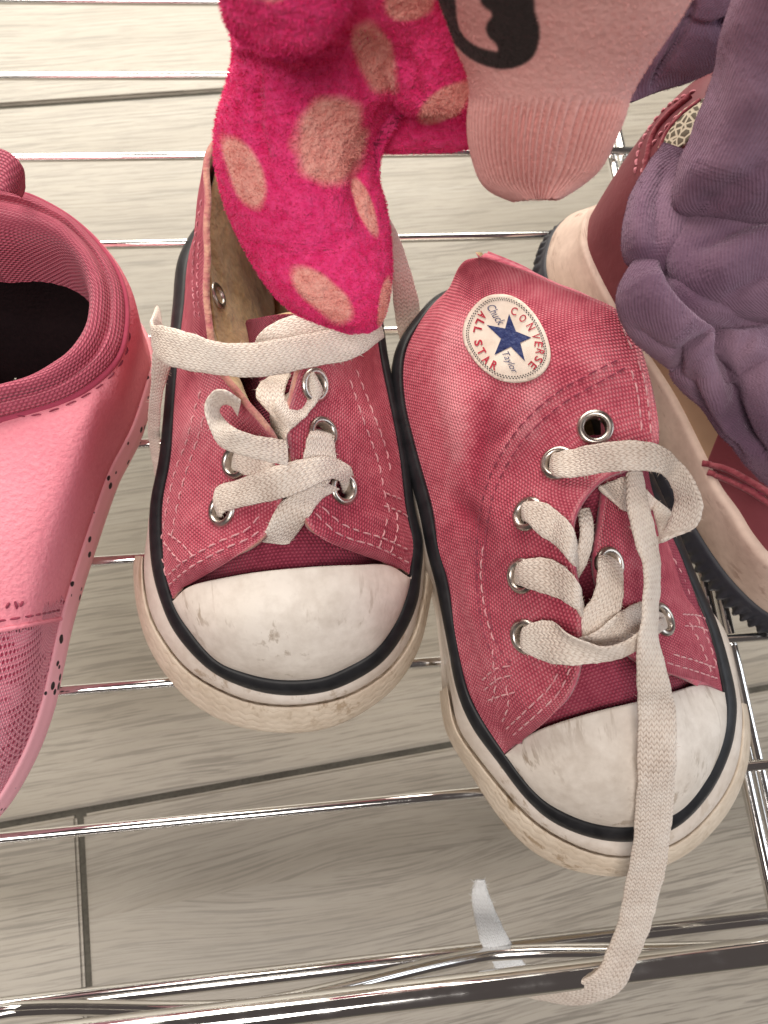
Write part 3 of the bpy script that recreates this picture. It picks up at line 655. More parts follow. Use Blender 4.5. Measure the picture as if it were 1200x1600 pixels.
for q in range(700):
    p = mesh_v[rng.integers(0, len(mesh_v))]; d = rng.random(3) - .5; d /= np.linalg.norm(d); e_ = np.cross(d, rng.random(3) - .5); e_ /= np.linalg.norm(e_)
    tf.add([p + e_ * .007, p - e_ * .007, p + d * (.05 + .10 * rng.random())], [(0, 1, 2)])
stuff(tf.build('frayed_fibres', M['lace_white'], B.o))
stuff(FZ['sneaker.001'].build('lace_fibres', M['lace'], B.o))

# ------------------------------------------------------------------ round ankle patch
def Z(x, y): return (700 + x / 6.667, 440 + y / 6.667)
def decal(T, name, poly, trees, mat, off, parent=None, step=4, thick=0, add=None):
    """flat print or badge: polygon draped on the surface under it"""
    poly = [Vector(p) for p in poly]; n = len(poly)
    xs = [p.x for p in poly]; ys = [p.y for p in poly]; pts = list(poly)
    def inside(x, y):
        c = False; j = n - 1
        for i in range(n):
            if (poly[i].y > y) != (poly[j].y > y) and x < (poly[j].x - poly[i].x) * (y - poly[i].y) / (poly[j].y - poly[i].y) + poly[i].x: c = not c
            j = i
        return c
    for x in np.arange(min(xs), max(xs), step):
        for y in np.arange(min(ys), max(ys), step):
            if inside(x, y): pts.append(Vector((x, y)))
    r = delaunay_2d_cdt(pts, [], [list(range(n))], 1, 1e-5)
    v = []
    for p in r[0]:
        h = hit(p.x, p.y, trees); v.append(h[0] + h[1] * off if h else P(p.x, p.y, 5))
    o = raw(name, v, r[2], mat, parent or T.o)
    bm = bmesh.new(); bm.from_mesh(o.data); bmesh.ops.recalc_face_normals(bm, faces=bm.faces)
    f = [q for q in bm.faces]
    if sum(q.normal.dot(Vector((CAM * CM).tolist()) - q.calc_center_median()) for q in f) < 0: bmesh.ops.reverse_faces(bm, faces=f)
    bm.to_mesh(o.data); bm.free()
    if thick: md = o.modifiers.new('thickness', 'SOLIDIFY'); md.thickness = thick * CM; md.offset = -1
    return o
t = NT('patch vinyl'); n = t.noise(200, detail=4); M['patch'] = t.fin(t.ramp(n, [(.35, (.62, .52, .44)), (.65, (.74, .65, .57))]), .5, t.bump(t.noise(900), .1, .0003), spec=.4)
M['ink_blue'] = plain_cloth('blue print', (.022, .030, .10), (.035, .05, .15), 300, 900, sheen=0, rough=.5)
M['ink_red'] = plain_cloth('red print', (.34, .02, .04), (.45, .035, .06), 300, 900, sheen=0, rough=.5)
M['ink_black'] = plain_cloth('black print', (.02, .02, .03), (.04, .04, .05), 300, 900, sheen=0, rough=.6)
outl = [(530, 135), (650, 148), (780, 215), (900, 335), (985, 470), (1040, 600), (1070, 740), (1055, 860), (985, 960), (870, 1030), (720, 1058), (560, 1035), (420, 960), (310, 860), (225, 740), (170, 620), (165, 500), (210, 370), (300, 245), (410, 160)]
oc = cr(np.array(outl, float), 90, True)
pt = decal(B, 'ankle_patch', [Z(*q) for q in oc], tb, M['patch'], .045, thick=.05, step=5)
st = [(650, 345), (720, 530), (880, 598), (765, 650), (815, 840), (668, 690), (500, 775), (568, 605), (420, 460), (610, 498)]
decal(B, 'star', [Z(*q) for q in st], tb, M['ink_blue'], .058, pt)
fc = bpy.data.curves.new('glyph', 'FONT')
def glyph(ch, cx, cy, upx, upy, hgt, wid, mat, bold=.012, nm='letter'):
    fc.body = ch; fc.align_x = 'CENTER'; fc.align_y = 'CENTER'; fc.offset = bold; fc.resolution_u = 3; fc.size = 1
    to = bpy.data.objects.new('tmp', fc); COL.objects.link(to)
    dg = bpy.context.evaluated_depsgraph_get(); me = bpy.data.meshes.new_from_object(to.evaluated_get(dg)); bpy.data.objects.remove(to)
    l = math.hypot(upx, upy); ux, uy = upx / l, upy / l; rx, ry = -uy, ux
    co = np.array([v.co for v in me.vertices]); c0_, c1_ = co[:, :2].min(0), co[:, :2].max(0); q = (co[:, :2] - (c0_ + c1_) / 2) / np.maximum(c1_ - c0_, .05)
    if c1_[0] - c0_[0] < .2: q[:, 0] *= .3
    v = []
    for a, b in q:
        x, y = Z(cx + rx * a * wid + ux * b * hgt, cy + ry * a * wid + uy * b * hgt); h = hit(x, y, tb); v.append(h[0] + h[1] * .060)
    raw(nm, v, [tuple(p.vertices) for p in me.polygons], mat, pt, False)
for ch, x, y in zip('CONVERSE', (702, 790, 872, 925, 952, 966, 952, 893), (318, 392, 482, 585, 668, 748, 826, 884)):
    glyph(ch, x, y, x - 600, y - 620, 84, 62 if y < 560 else 54, M['ink_red'])
for ch, x, y in zip('ALLSTAR', (374, 345, 322, 332, 366, 418, 498), (358, 436, 515, 648, 738, 822, 882)):
    glyph(ch, x, y, 640 - x, 590 - y, 88, 62, M['ink_red'], .03)
J = Join()
for sgn, ring in ((1, .905), (-1, .865)):
    r_ = np.array(Z(0, 0)); c_ = oc.mean(0)
    for k in range(0, 90):
        q = c_ + (oc[k] - c_) * ring; q2 = c_ + (oc[(k + 1) % 90] - c_) * ring; d_ = (q2 - q) * .5; nn_ = np.array([-d_[1], d_[0]]); nn_ = nn_ / (np.linalg.norm(nn_) + 1e-9) * 5.5
        sh_ = d_ * (.5 if sgn > 0 else 1.2)
        v = []
        for w_ in (q + sh_ - nn_, q + sh_ + d_ - nn_, q + sh_ + d_ + nn_, q + sh_ + nn_):
            h = hit(*Z(*w_), tb); v.append(h[0] + h[1] * .058)
        J.add(v, [(0, 1, 2, 3)])
stuff(J.build('dotted_border', M['ink_black'], pt))
fc.shear = .35
glyph('Chuck', 518, 352, .84, -.54, 88, 235, M['ink_blue'], -.004, 'signature')
glyph('Taylor', 655, 858, .88, -.47, 92, 235, M['ink_blue'], -.004, 'signature')

# ------------------------------------------------------------------ pink slip-on knit shoe at the left edge
M['suede'] = plain_cloth('coral pink nubuck', (.74, .22, .285), (.84, .30, .36), 45, 1100, .45, 0)
def knit(name, a, b, holes):
    t = NT(name); u, v = t.uv(); h = weave(t, .10, .075); big = t.noise(130, detail=2)
    c = t.ramp(t.math('ADD', t.math('MULTIPLY', h, .7), t.math('MULTIPLY', t.noise(500), .3)), [(.15, a), (.6, b)])
    if holes:
        w2 = weave(t, .17, .15); k = t.math('MULTIPLY', t.ramp(w2, [(.5, 0.0), (.72, 1.0)]), t.ramp(big, [(.48, 0.0), (.54, 1.0)]))
        c = t.mix(k, c, (.40, .03, .08))
    return t.fin(c, .9, t.bump(h, .7, .0008), spec=.15, sheen=.15)
M['knit'] = knit('pink collar knit', (.40, .06, .11), (.60, .14, .20), False)
M['knit_toe'] = knit('pink open mesh', (.80, .18, .27), (.92, .38, .46), True)
t = NT('speckled pink foam'); vo = t.n('ShaderNodeTexVoronoi'); vo.inputs['Scale'].default_value = 380; t.set(vo.inputs['Vector'], t.noise(1, t.obj(), 0)) ; t.set(vo.inputs['Vector'], t.obj())
wn = t.n('ShaderNodeTexWhiteNoise'); t.set(wn.inputs[0], vo.outputs['Position']); thr = t.math('MULTIPLY', wn.outputs[0], .46)
sp_ = t.math('LESS_THAN', vo.outputs['Distance'], t.math('SUBTRACT', thr, .10))
M['foam'] = t.fin(t.mix(sp_, (.90, .43, .49), (.02, .012, .015)), .6, None, spec=.3)
M['shade_lining'] = plain_cloth('shade-black lining', (.008, .004, .005), (.014, .007, .008), 60, sheen=0)  # near-black colour stands in for the shade inside the shoe
K = Thing('knit_shoe', 'coral pink slip-on shoe with padded knit collar and speckled foam sole', 'shoe')
colr = [(-5, 296), (42, 305), (98, 334), (137, 367), (169, 406), (189, 451), (193, 500), (183, 549), (154, 585), (107, 617), (49, 637), (0, 650), (-30, 655)]
inn = [(-5, 385), (30, 383), (80, 392), (115, 412), (134, 444), (141, 484), (134, 526), (109, 562), (75, 584), (50, 596), (20, 606), (-5, 612), (-30, 615)]
ZC = 4.0
Cw = cr(PP([(x, y, ZC) for x, y in colr]), 24); Iw = cr(PP([(x, y, ZC - .1) for x, y in inn]), 24)
toe = P(-150, 1345, 1.2)
a0 = Cw[0]; axd = (toe - a0) * np.array([1, 1, 0]); axd /= np.linalg.norm(axd); perp = np.array([-axd[1], axd[0], 0])
if perp @ (Cw[12] - a0) < 0: perp = -perp
def onaxis(L):
    L = L.copy()
    for i in (0, -1): L[i] = L[i] - perp * ((L[i] - a0) @ perp)
    return L
def mirror(L):
    s = ((L - a0) @ perp)[:, None]; R = L - 2 * s * perp[None]; return np.concatenate([L, R[-2:0:-1]])
So = PP([(241, 572, 1.3), (238, 602, 1.1), (231, 640, .9), (218, 682, .85), (203, 715, .8), (180, 762, .8), (140, 880, .8), (113, 970, .8), (98, 1038, .8), (81, 1112, .8), (50, 1192, .8), (0, 1272, .8), (-70, 1325, .8), (-150, 1350, .8)])
hs = Cw[:10].copy(); hs[:, 2] = 1.1; wgt = np.linspace(0, 1, 10)[:, None]; hs += -axd * .4 * (1 - wgt) + perp * .12 * np.sqrt(wgt)
S_ = np.concatenate([hs, So])
Cm, Im, Sm = (mirror(onaxis(x)) for x in (Cw, Iw, S_))
n2 = 280
Cc, Ic, Sc = (cr(x, n2, True) for x in (Cm, Im, Sm))
Tb = offset_loop(Sc, -.05, 1.35)                    # where upper meets the foam sole
ts = np.linspace(0, 1, 90); U_ = []
for s in ts:
    p = Cc + (Tb - Cc) * s; bulge = .15 * math.sin(math.pi * s)
    p = offset_loop(p, bulge, 0); p[:, 2] = Tb[:, 2] + (Cc[:, 2] - .06 - Tb[:, 2]) * math.sqrt(max(0, 1 - s ** 1.7)); U_.append(p)
U_ = np.array(U_); U_[:, :, 2] += .05 * vnoise(U_, .5, 9)
px, py = proj(U_); front = py > 980 - px * .19
grid('upper', U_, [M['suede'], M['shade_lining']], K.o, cu=True, face_cam='out', thick=.12, drop=front)
toe_m = U_ - normals(U_, True) * 0; toe_m = toe_m.copy(); toe_m[:, :, 2] -= .05
grid('mesh_toe', toe_m, M['knit_toe'], K.o, cu=True, face_cam='out', drop=~(py > 966 - px * .19))
K.add(U_, True)
seam = [hit(x, 985 - .19 * x, K.trees) for x in np.linspace(-60, 108, 40)]
v, f = tube_along([h[0] for h in seam if h], .05, 8); raw('seam_welt', v, f, M['suede'], K.o)
stitches(K, [[(-40, 978), (0, 970), (50, 962), (105, 950)]], K.trees, M['thread_dark'], sp=.28, ln=.2, r=.025)
stitches(K, [[(x, y + 6) for x, y in [(-5, 640), (49, 644), (107, 626), (160, 594), (194, 552), (205, 500)]]], K.trees, M['thread_dark'], sp=.34, ln=.2, r=.018)
stitches(K, [[(8, 955), (14, 942), (20, 938)], [(21, 937), (25, 945), (28, 955)], [(30, 952), (36, 938), (41, 936)], [(-14, 945), (-8, 936), (0, 948)]], K.trees, M['thread_dark'], sp=.14, ln=.13, r=.03)
rows = [offset_loop(Tb, -.1, 1.42), offset_loop(Tb, .04, 1.42), offset_loop(Sc, .03, 1.2), offset_loop(Sc, .05, .95), offset_loop(Sc, -.02, .6), offset_loop(Sc, -.25, .14), offset_loop(Sc, -.6, .13)]
grid('foam_sole', cr(np.array(rows), 40), M['foam'], K.o, cu=True, face_cam='out')
mid = (Cc + Ic) / 2
rows = [offset_loop(Cc, -.10, ZC - .25), offset_loop(Cc, .02, ZC + .02), offset_loop(Cc * .82 + Ic * .18, 0, ZC + .22), offset_loop(Cc * .70 + Ic * .30, 0, ZC + .14), offset_loop(Cc * .55 + Ic * .45, 0, ZC + .34), offset_loop(Cc * .32 + Ic * .68, 0, ZC + .40), offset_loop(Cc * .12 + Ic * .88, 0, ZC + .24), offset_loop(Ic, 0, ZC - .1), offset_loop(Ic, -.05, ZC - .6), offset_loop(Ic, -.1, ZC - 1.3)]
V = cr(np.array(rows), 60); V[:, :, 2] += .05 * vnoise(V, .9, 4)
grid('padded_collar', V, M['knit'], K.o, cu=True, face_cam=False); K.add(V, True)
ctr = Ic.mean(0)[None]; fl_ = lambda q, z: (Ic * q + ctr * (1 - q)) * np.array([1, 1, 0]) + np.array([0, 0, z])
rows = [offset_loop(Ic, -.06, ZC - 1.2), offset_loop(Ic, -.06, 2.0), fl_(.85, 1.3), fl_(.6, 1.2), fl_(.3, 1.2), fl_(.01, 1.2)]
V = cr(np.array(rows), 20); grid('inner_lining', V, M['shade_lining'], K.o, cu=True, face_cam=False)
# cord piping between collar and upper
pl = offset_loop(Cc, .04, ZC - .08); v, f = tube_along(np.concatenate([pl, pl[:1]]), .07, 8); raw('piping', v, f, M['knit'], K.o)
tabv = surf([[(-60, 262, 4.7), (-20, 258, 5.0), (15, 262, 5.1), (34, 280, 4.9), (38, 302, 4.3)],
             [(-60, 232, 4.9), (-20, 230, 5.3), (12, 238, 5.5), (36, 262, 5.3), (40, 292, 4.6)],
             [(-60, 300, 4.8), (-20, 296, 5.2), (10, 300, 5.3), (28, 305, 4.9), (34, 310, 4.3)]], 40, 40, cv=True)
grid('pull_tab', tabv, M['knit'], K.o, cv=True, face_cam='out')

# ------------------------------------------------------------------ boot behind, at the right
M['navy'] = rubber('dark navy lug rubber', (.018, .018, .028), (.05, .05, .06), .55)
M['cream'] = rubber('dusty pale pink midsole', (.68, .53, .45), (.38, .25, .20), .75)
t = NT('mauve leather'); n = t.noise(350, detail=4); M['mauve'] = t.fin(t.ramp(t.noise(50), [(.3, (.155, .034, .045)), (.7, (.215, .055, .066))]), .62, t.bump(n, .4, .0005), spec=.25)
t = NT('beige leather'); n = t.noise(350, detail=4); M['beige'] = t.fin(t.ramp(t.noise(60), [(.3, (.36, .245, .155)), (.7, (.46, .32, .21))]), .55, t.bump(n, .15, .0004), spec=.3)
M['trim'] = plain_cloth('braided wine trim', (.20, .03, .045), (.36, .09, .11), 300)
O = Thing('boot', 'mauve leather child\'s boot with pale midsole and dark lugged outsole, half hidden by purple cloth', 'boot')
# plan outline (closed): outsole top px @ z .9, midsole top px @ z 2.8
os_ = [(905, 335), (876, 351), (859, 380), (854, 430), (885, 510), (945, 605), (1000, 683), (1038, 741), (1086, 827), (1124, 885), (1161, 928), (1200, 960), (1260, 990), (1330, 985), (1390, 900), (1390, 760), (1320, 600), (1210, 460), (1090, 350), (990, 315)]
ms_ = [(945, 318), (918, 330), (909, 362), (914, 400), (952, 477), (1000, 550), (1049, 626), (1098, 724), (1121, 770), (1147, 807), (1173, 850), (1210, 890), (1290, 930), (1370, 915), (1420, 820), (1420, 690), (1350, 540), (1240, 410), (1120, 320), (1020, 295)]
oL, mL = PP([(x, y, .9) for x, y in os_]), PP([(x, y, 2.7) for x, y in ms_])
NB = 640; oC, mC = cr(oL, NB, True), cr(mL, NB, True)
gear = (np.sin(np.linspace(0, 2 * np.pi * 64, NB) + .8 * np.sin(np.linspace(0, 2 * np.pi * 9, NB))) > -.2) * .13
gz = np.convolve(np.concatenate([gear[-2:], gear, gear[:2]]), [.1, .2, .4, .2, .1], 'valid')
rows = [offset_loop(oC, -.12, .92), offset_loop(oC, .02, .90), offset_loop(oC, .08, .82), offset_loop(oC, .09, .62), offset_loop(oC, .10 + gz, .45), offset_loop(oC, .10 + gz, .2), offset_loop(oC, -.05 + gz * .7, .13), offset_loop(oC, -.5, .13)]
V = np.array(rows); grid('lugged_outsole', V, M['navy'], O.o, cu=True, face_cam='out')
rows = [offset_loop(oC, -.1, .85), offset_loop(oC, .0, 1.0), offset_loop(oC * .55 + mC * .45, .08, 1.7), offset_loop(mC, .05, 2.5), offset_loop(mC, -.02, 2.72), offset_loop(mC, -.25, 2.74)]
V = cr(np.array(rows), 24); grid('midsole', V, M['cream'], O.o, cu=True, face_cam='out'); O.add(V, True)
hc = PP([(1135, 85, 6.6), (1110, 112, 6.6), (1098, 150, 6.6), (1105, 200, 6.6), (1130, 260, 6.6), (1160, 320, 6.4), (1190, 380, 6.2), (1215, 430, 6.0), (1240, 470, 5.8), (1265, 500, 5.6), (1290, 520, 5.4), (1310, 530, 5.2), (1330, 520, 5.2), (1345, 500, 5.4), (1350, 450, 5.6), (1340, 380, 6.0), (1310, 300, 6.2), (1270, 200, 6.4), (1220, 120, 6.6), (1170, 80, 6.6)])
hC = cr(hc, NB, True); U2 = []
for s in np.linspace(0, 1, 60):
    p = mC + (hC - mC) * s; p = offset_loop(p, .22 * math.sin(math.pi * s) - .12, 0); p[:, 2] = 2.6 + (hC[:, 2] - 2.6) * (.25 * s + .75 * math.sin(math.pi / 2 * s)); U2.append(p)
U2 = np.array(U2); idx = np.broadcast_to(np.arange(NB)[None], U2.shape[:2]) / NB * 20
heel = (idx <= 4.6) | (idx >= 18); toeb = (idx >= 7.05) & (idx <= 14)
grid('heel_counter', U2, [M['mauve'], M['lining']], O.o, cu=True, face_cam='out', drop=~heel, thick=.12)
grid('side_panel', U2 - np.array([0, 0, .03]), [M['beige'], M['lining']], O.o, cu=True, face_cam='out', drop=(idx < 4.4) | (idx > 7.3) & (idx < 13.8) | (idx > 18.2), thick=.10)
V = U2.copy(); grid('toe_panel', V, [M['mauve'], M['lining']], O.o, cu=True, face_cam='out', drop=~toeb, thick=.14)
O.add(U2, True)
def trim(pts, r, name='trim'):
    q = [hit(x, y, O.trees) for x, y in cr(np.array(pts, float), 60)]; v, f = tube_along([h[0] + h[1] * .02 for h in q if h], r, 8); raw(name, v, f, M['trim'], O.o)
trim([(1098, 724), (1135, 732), (1170, 750), (1215, 778)], .075); trim([(1106, 738), (1140, 750), (1175, 768), (1215, 795)], .075)
trim([(1080, 150), (1045, 180), (1020, 215), (1008, 270)], .07); trim([(1095, 158), (1062, 185), (1040, 215), (1030, 250)], .06)
stitches(O, [[(1092, 160), (1050, 190), (1012, 240), (1000, 290)], [(1090, 140), (1040, 170), (1002, 225), (992, 275)]], O.trees, M['thread_pink'], sp=.2, ln=.13, r=.035)
stitches(O, [[(1122, 680), (1128, 665), (1140, 650)], [(1105, 735), (1150, 752), (1200, 775)]], O.trees, M['thread_dark'], sp=.2, ln=.14, r=.03)
t = NT('hexagon mesh'); vo = t.n('ShaderNodeTexVoronoi', feature='DISTANCE_TO_EDGE'); vo.inputs['Scale'].default_value = 650; t.set(vo.inputs['Vector'], t.obj())
M['hexmesh'] = t.fin(t.ramp(vo.outputs[0], [(.08, (.55, .47, .36)), (.16, (.10, .075, .05))]), .8, t.bump(vo.outputs[0], .4, .0006))
decal(O, 'mesh_panel', [(1030, 232), (1046, 200), (1066, 176), (1088, 160), (1112, 150), (1115, 190), (1090, 215), (1060, 235)], O.trees, M['hexmesh'], .05, step=6, thick=.04)
tongue_b = surf([[(1075, 70, 6.4), (1110, 62, 6.5), (1150, 60, 6.6)], [(1085, 85, 6.5), (1115, 85, 6.7), (1150, 85, 6.8)], [(1115, 105, 6.4), (1130, 105, 6.6), (1150, 100, 6.7)]], 30, 30)
M['tongue_red'] = plain_cloth('red-brown boot lining', (.26, .06, .05), (.38, .13, .10), 90)
grid('boot_tongue', tongue_b, M['tongue_red'], O.o, thick=.15)

# ------------------------------------------------------------------ hanging clothes
def flat_tube(secs, nu, nv, sq=.85):
    """puffy hanging shape: per section left px, right px, front and back depth (cm)"""
    L = PP([s[0] for s in secs]); R = PP([s[1] for s in secs]); df = np.array([s[2] for s in secs]); db = np.array([s[3] for s in secs])
    L, R = cr(L, nv), cr(R, nv); df = cr(df[:, None], nv)[:, 0]; db = cr(db[:, None], nv)[:, 0]
    c = (L + R) / 2; x = (R - L) / 2
    xh = x / np.linalg.norm(x, axis=1, keepdims=True); n = CAM - c; n /= np.linalg.norm(n, axis=1, keepdims=True)
    n = n - xh * (n * xh).sum(1, keepdims=True); n /= np.linalg.norm(n, axis=1, keepdims=True)
    th = np.linspace(0, 2 * np.pi, nu, endpoint=False); ct = np.sign(np.cos(th)) * np.abs(np.cos(th)) ** sq; st_ = np.sin(th)
    d = np.where(st_[None] > 0, df[:, None], db[:, None]) * st_[None]
    return c[:, None] + x[:, None] * ct[None, :, None] + n[:, None] * d[..., None], th
def outn(V):
    n = normals(V, True)
    if ((V - V.mean(1, keepdims=True)) * n).sum() < 0: n = -n
    return n
def creases(V, folds):
    n = outn(V); px, py = proj(V); face = ((CAM - V) * n).sum(-1) > 0
    for pts, wdt, amp in folds:
        pp = cr(np.array(pts, float), 30); best = np.full(px.shape, 1e9); side = np.zeros(px.shape); tt = np.zeros(px.shape)
        for i, q in enumerate(pp):
            d = np.hypot(px - q[0], py - q[1]); m_ = d < best; best[m_] = d[m_]; tt[m_] = i / 29
        e = np.clip(np.minimum(tt, 1 - tt) * 5 + .25, 0, 1)
        V = V + n * (amp * np.exp(-(best / wdt) ** 2) * face * e)[..., None]
    return V
def fuzz(T, V, n, count, ln, wd, mat, attr=None, name='fuzz', cu=True, bias=None):
    nv, nu = V.shape[:2]; i = rng.integers(0, nv - 1, count); j = rng.integers(0, nu, count); j2 = (j + 1) % nu
    a, b = rng.random((count, 1)), rng.random((count, 1))
    p = V[i, j] * (1 - a) * (1 - b) + V[i, j2] * a * (1 - b) + V[i + 1, j] * (1 - a) * b + V[i + 1, j2] * a * b
    d = n[i, j] + (rng.random((count, 3)) - .5) * 1.5; d /= np.linalg.norm(d, axis=1, keepdims=True)
    s = np.cross(d, rng.random((count, 3)) - .5); s /= np.linalg.norm(s, axis=1, keepdims=True)
    e = p + d * (ln * (.4 + .8 * rng.random((count, 1))))
    m1 = p * .45 + e * .55 + (rng.random((count, 3)) - .5) * ln * .4
    v = np.stack([p + s * wd, p - s * wd, m1 - s * wd * .7, m1 + s * wd * .7, e], 1).reshape(-1, 3)
    k = np.arange(count)[:, None] * 5; f = np.concatenate([k + np.array([0, 1, 2, 3])], 0).tolist() + (k + np.array([3, 2, 4])).tolist()
    o = raw(name, v, f, mat, T.o)
    if attr is not None:
        at = o.data.attributes.new('spot', 'FLOAT', 'POINT'); at.data.foreach_set('value', np.repeat(attr[i, j], 5).astype(np.float32))
    return stuff(o)

# --- spotted fleece
t = NT('spotted fleece'); sp_ = t.attr('spot'); n1 = t.noise(520, detail=3, rough=.6); n2 = t.noise(1500, detail=2)
pk = t.ramp(n1, [(.32, (.78, .028, .165)), (.62, (.90, .066, .25))]); pe = t.ramp(n1, [(.32, (.84, .34, .29)), (.62, (.92, .46, .39))])
nb = t.bump(n1, .7, .0014); nb = t.bump(n2, .5, .0008, nb)
M['fleece'] = t.fin(t.mix(sp_, pk, pe), .95, nb, spec=.1, sheen=.25, sheen_tint=(1, .45, .65))
FLC = Thing('fleece_garment', 'hot pink fleece garment with peach spots hanging down into the sneaker', 'fleece')
SPOTS = [(516, 222, 58, 68, 0), (380, 268, 26, 64, -24), (503, 457, 26, 58, -48), (570, 322, 13, 50, -22), (585, 85, 30, 60, -20), (640, 5, 40, 30, 0), (700, 158, 22, 50, 55), (770, 40, 40, 40, 0), (600, 470, 8, 40, 10), (420, -40, 50, 40, 0)]
def spots(V, face=True):
    px, py = proj(V); s = np.zeros(px.shape)
    wob = vnoise(V, 1.6, 31, 2) * .24
    for cx, cy, rx, ry, a in SPOTS:
        a = math.radians(a); dx, dy = px - cx, py - cy; x = dx * math.cos(a) + dy * math.sin(a); y = -dx * math.sin(a) + dy * math.cos(a)
        q = np.sqrt((x / rx) ** 2 + (y / ry) ** 2) + wob; s = np.maximum(s, np.clip((1.12 - q) / .26, 0, 1))
    n = outn(V); s *= ((CAM - V) * n).sum(-1) > 0
    return s
def fleece_piece(name, secs, folds, nu, nv, seed, cnt):
    V, th = flat_tube(secs, nu, nv)
    if folds: V = creases(V, folds)
    n = outn(V); V = V + n * (.10 * vnoise(V, .45, seed, 2) + .014 * vnoise(V, 5.5, seed + 3, 2))[..., None]
    sp = spots(V); grid(name, V, M['fleece'], FLC.o, cu=True, face_cam='out', attr={'spot': sp})
    fuzz(FLC, V, outn(V), cnt, .055, .006, M['fleece'], sp)
    return V
fleece_piece('hanging_lobe', [((548, 521, 6.9), (574, 519, 6.9), .05, .05), ((515, 512, 6.9), (594, 507, 6.9), .25, .2), ((462, 487, 7.0), (606, 480, 6.9), .5, .3), ((418, 445, 7.2), (610, 440, 7.0), .7, .4), ((380, 390, 7.5), (606, 385, 7.2), .8, .5), ((352, 330, 7.9), (598, 325, 7.6), .9, .5),
   ((339, 265, 8.3), (588, 275, 8.0), .9, .6), ((342, 200, 8.7), (600, 225, 8.4), 1.0, .6), ((356, 140, 9.2), (640, 170, 9.0), 1.0, .7), ((368, 80, 9.8), (690, 100, 9.6), 1.1, .8), ((362, 20, 10.5), (715, 30, 10.3), 1.2, .8), ((340, -60, 11.3), (730, -60, 11.2), 1.2, .8), ((330, -150, 12), (740, -150, 12), 1, .8)],
   [([(395, 60), (402, 110), (408, 190), (420, 260)], 9, -.10), ([(560, 60), (600, 120), (630, 165), (600, 210), (575, 250)], 30, -.22), ([(575, 250), (560, 300), (575, 370)], 18, -.18), ([(372, 60), (420, 75), (480, 95)], 14, .16), ([(440, 120), (470, 300), (480, 400)], 45, .15)], 330, 360, 3, 60000)
fleece_piece('folded_roll', [((668, 182, 9.3), (700, 179, 9.3), .1, .1), ((630, 172, 9.4), (732, 160, 9.3), .5, .4), ((600, 130, 9.7), (742, 110, 9.6), .8, .5), ((580, 70, 10.1), (748, 60, 10.0), .9, .6), ((570, 0, 10.6), (760, 0, 10.5), 1.0, .6), ((560, -90, 11.4), (770, -90, 11.2), 1, .6)],
   [([(600, 40), (640, 110), (660, 165)], 14, -.12)], 200, 200, 17, 14000)
fleece_piece('back_flap', [((590, 232, 8.0), (770, 228, 8.0), .05, .05), ((585, 222, 8.1), (780, 215, 8.1), .3, .25), ((590, 180, 8.5), (790, 170, 8.5), .5, .3), ((600, 110, 9.0), (800, 110, 9.0), .5, .3), ((610, 0, 9.8), (810, 0, 9.8), .5, .3)], None, 140, 120, 23, 6000)
fleece_piece('hanging_fold', [((385, 66, 11.3), (455, 84, 11.2), .1, .1), ((360, 40, 11.4), (500, 70, 11.3), .35, .2), ((350, 0, 11.8), (540, 20, 11.6), .5, .3), ((335, -60, 12.3), (560, -60, 12.2), .5, .3)], None, 140, 100, 29, 6000)

# --- pale pink garment with ribbed cuff and moustache print
t = NT('pale pink jersey'); pr = t.attr('spot'); n1 = t.noise(60); n2 = t.noise(1100, detail=2)
c = t.ramp(n1, [(.3, (.76, .38, .355)), (.7, (.84, .46, .43))])
M['jersey'] = t.fin(t.mix(pr, c, (.022, .018, .017)), .95, t.bump(n2, .4, .0006), spec=.1, sheen=.15, sheen_tint=(1, .8, .8))
PK = Thing('ribbed_cuff_garment', 'pale pink garment leg with ribbed cuff and black curled moustache print', 'clothing')
secs = [((806, 312, 9.2), (868, 311, 9.2), .45, .35), ((768, 295, 9.3), (908, 286, 9.3), .65, .5), ((749, 272, 9.5), (934, 260, 9.5), .8, .5), ((738, 225, 9.9), (952, 215, 9.9), .95, .6), ((736, 165, 10.4), (972, 155, 10.4), 1.05, .6), ((732, 120, 10.8), (995, 105, 10.8), 1.15, .7), ((712, 75, 11.2), (1022, 55, 11.2), 1.3, .7), ((692, 20, 11.7), (1050, 0, 11.7), 1.4, .7), ((670, -60, 12.4), (1085, -70, 12.4), 1.4, .7), ((650, -150, 13.1), (1110, -150, 13.1), 1.2, .7)]
V, th = flat_tube(secs, 700, 320)
px, py = proj(V); n = outn(V)
rib = np.sin(th * 74)[None] * .040 * np.clip((150 - py) / -30, 0, 1)
V = V + n * (rib + .08 * vnoise(V, .5, 41, 2))[..., None]
e = np.clip((6 - np.arange(V.shape[0])) / 6, 0, 1)[:, None]; V = V + np.array([0, 0, 1.0]) * (e * .06 * np.sin(th * 74)[None] * rng.random(700)[None])[..., None]
mo = [(675, -30), (684, 10), (700, 54), (732, 90), (772, 107), (808, 105), (835, 86), (844, 50), (836, 14), (828, -30), (760, -30), (750, 2), (768, 22), (760, 38), (761, 54), (775, 70), (774, 80), (738, 68), (716, 38), (708, -30)]
sub = cr(np.array(mo, float), 160, True)
def inpoly(px, py, poly):
    c = np.zeros(px.shape, bool); j = len(poly) - 1
    for i in range(len(poly)):
        a, b = poly[i], poly[j]; c ^= ((a[1] > py) != (b[1] > py)) & (px < (b[0] - a[0]) * (py - a[1]) / (b[1] - a[1] + 1e-9) + a[0]); j = i
    return c
px, py = proj(V); n = outn(V); pm = (inpoly(px, py, sub) & (((CAM - V) * n).sum(-1) > 0)).astype(float)
for _ in range(2): pm = (pm + np.roll(pm, 1, 1) + np.roll(pm, -1, 1) + np.roll(pm, 1, 0) + np.roll(pm, -1, 0)) / 5
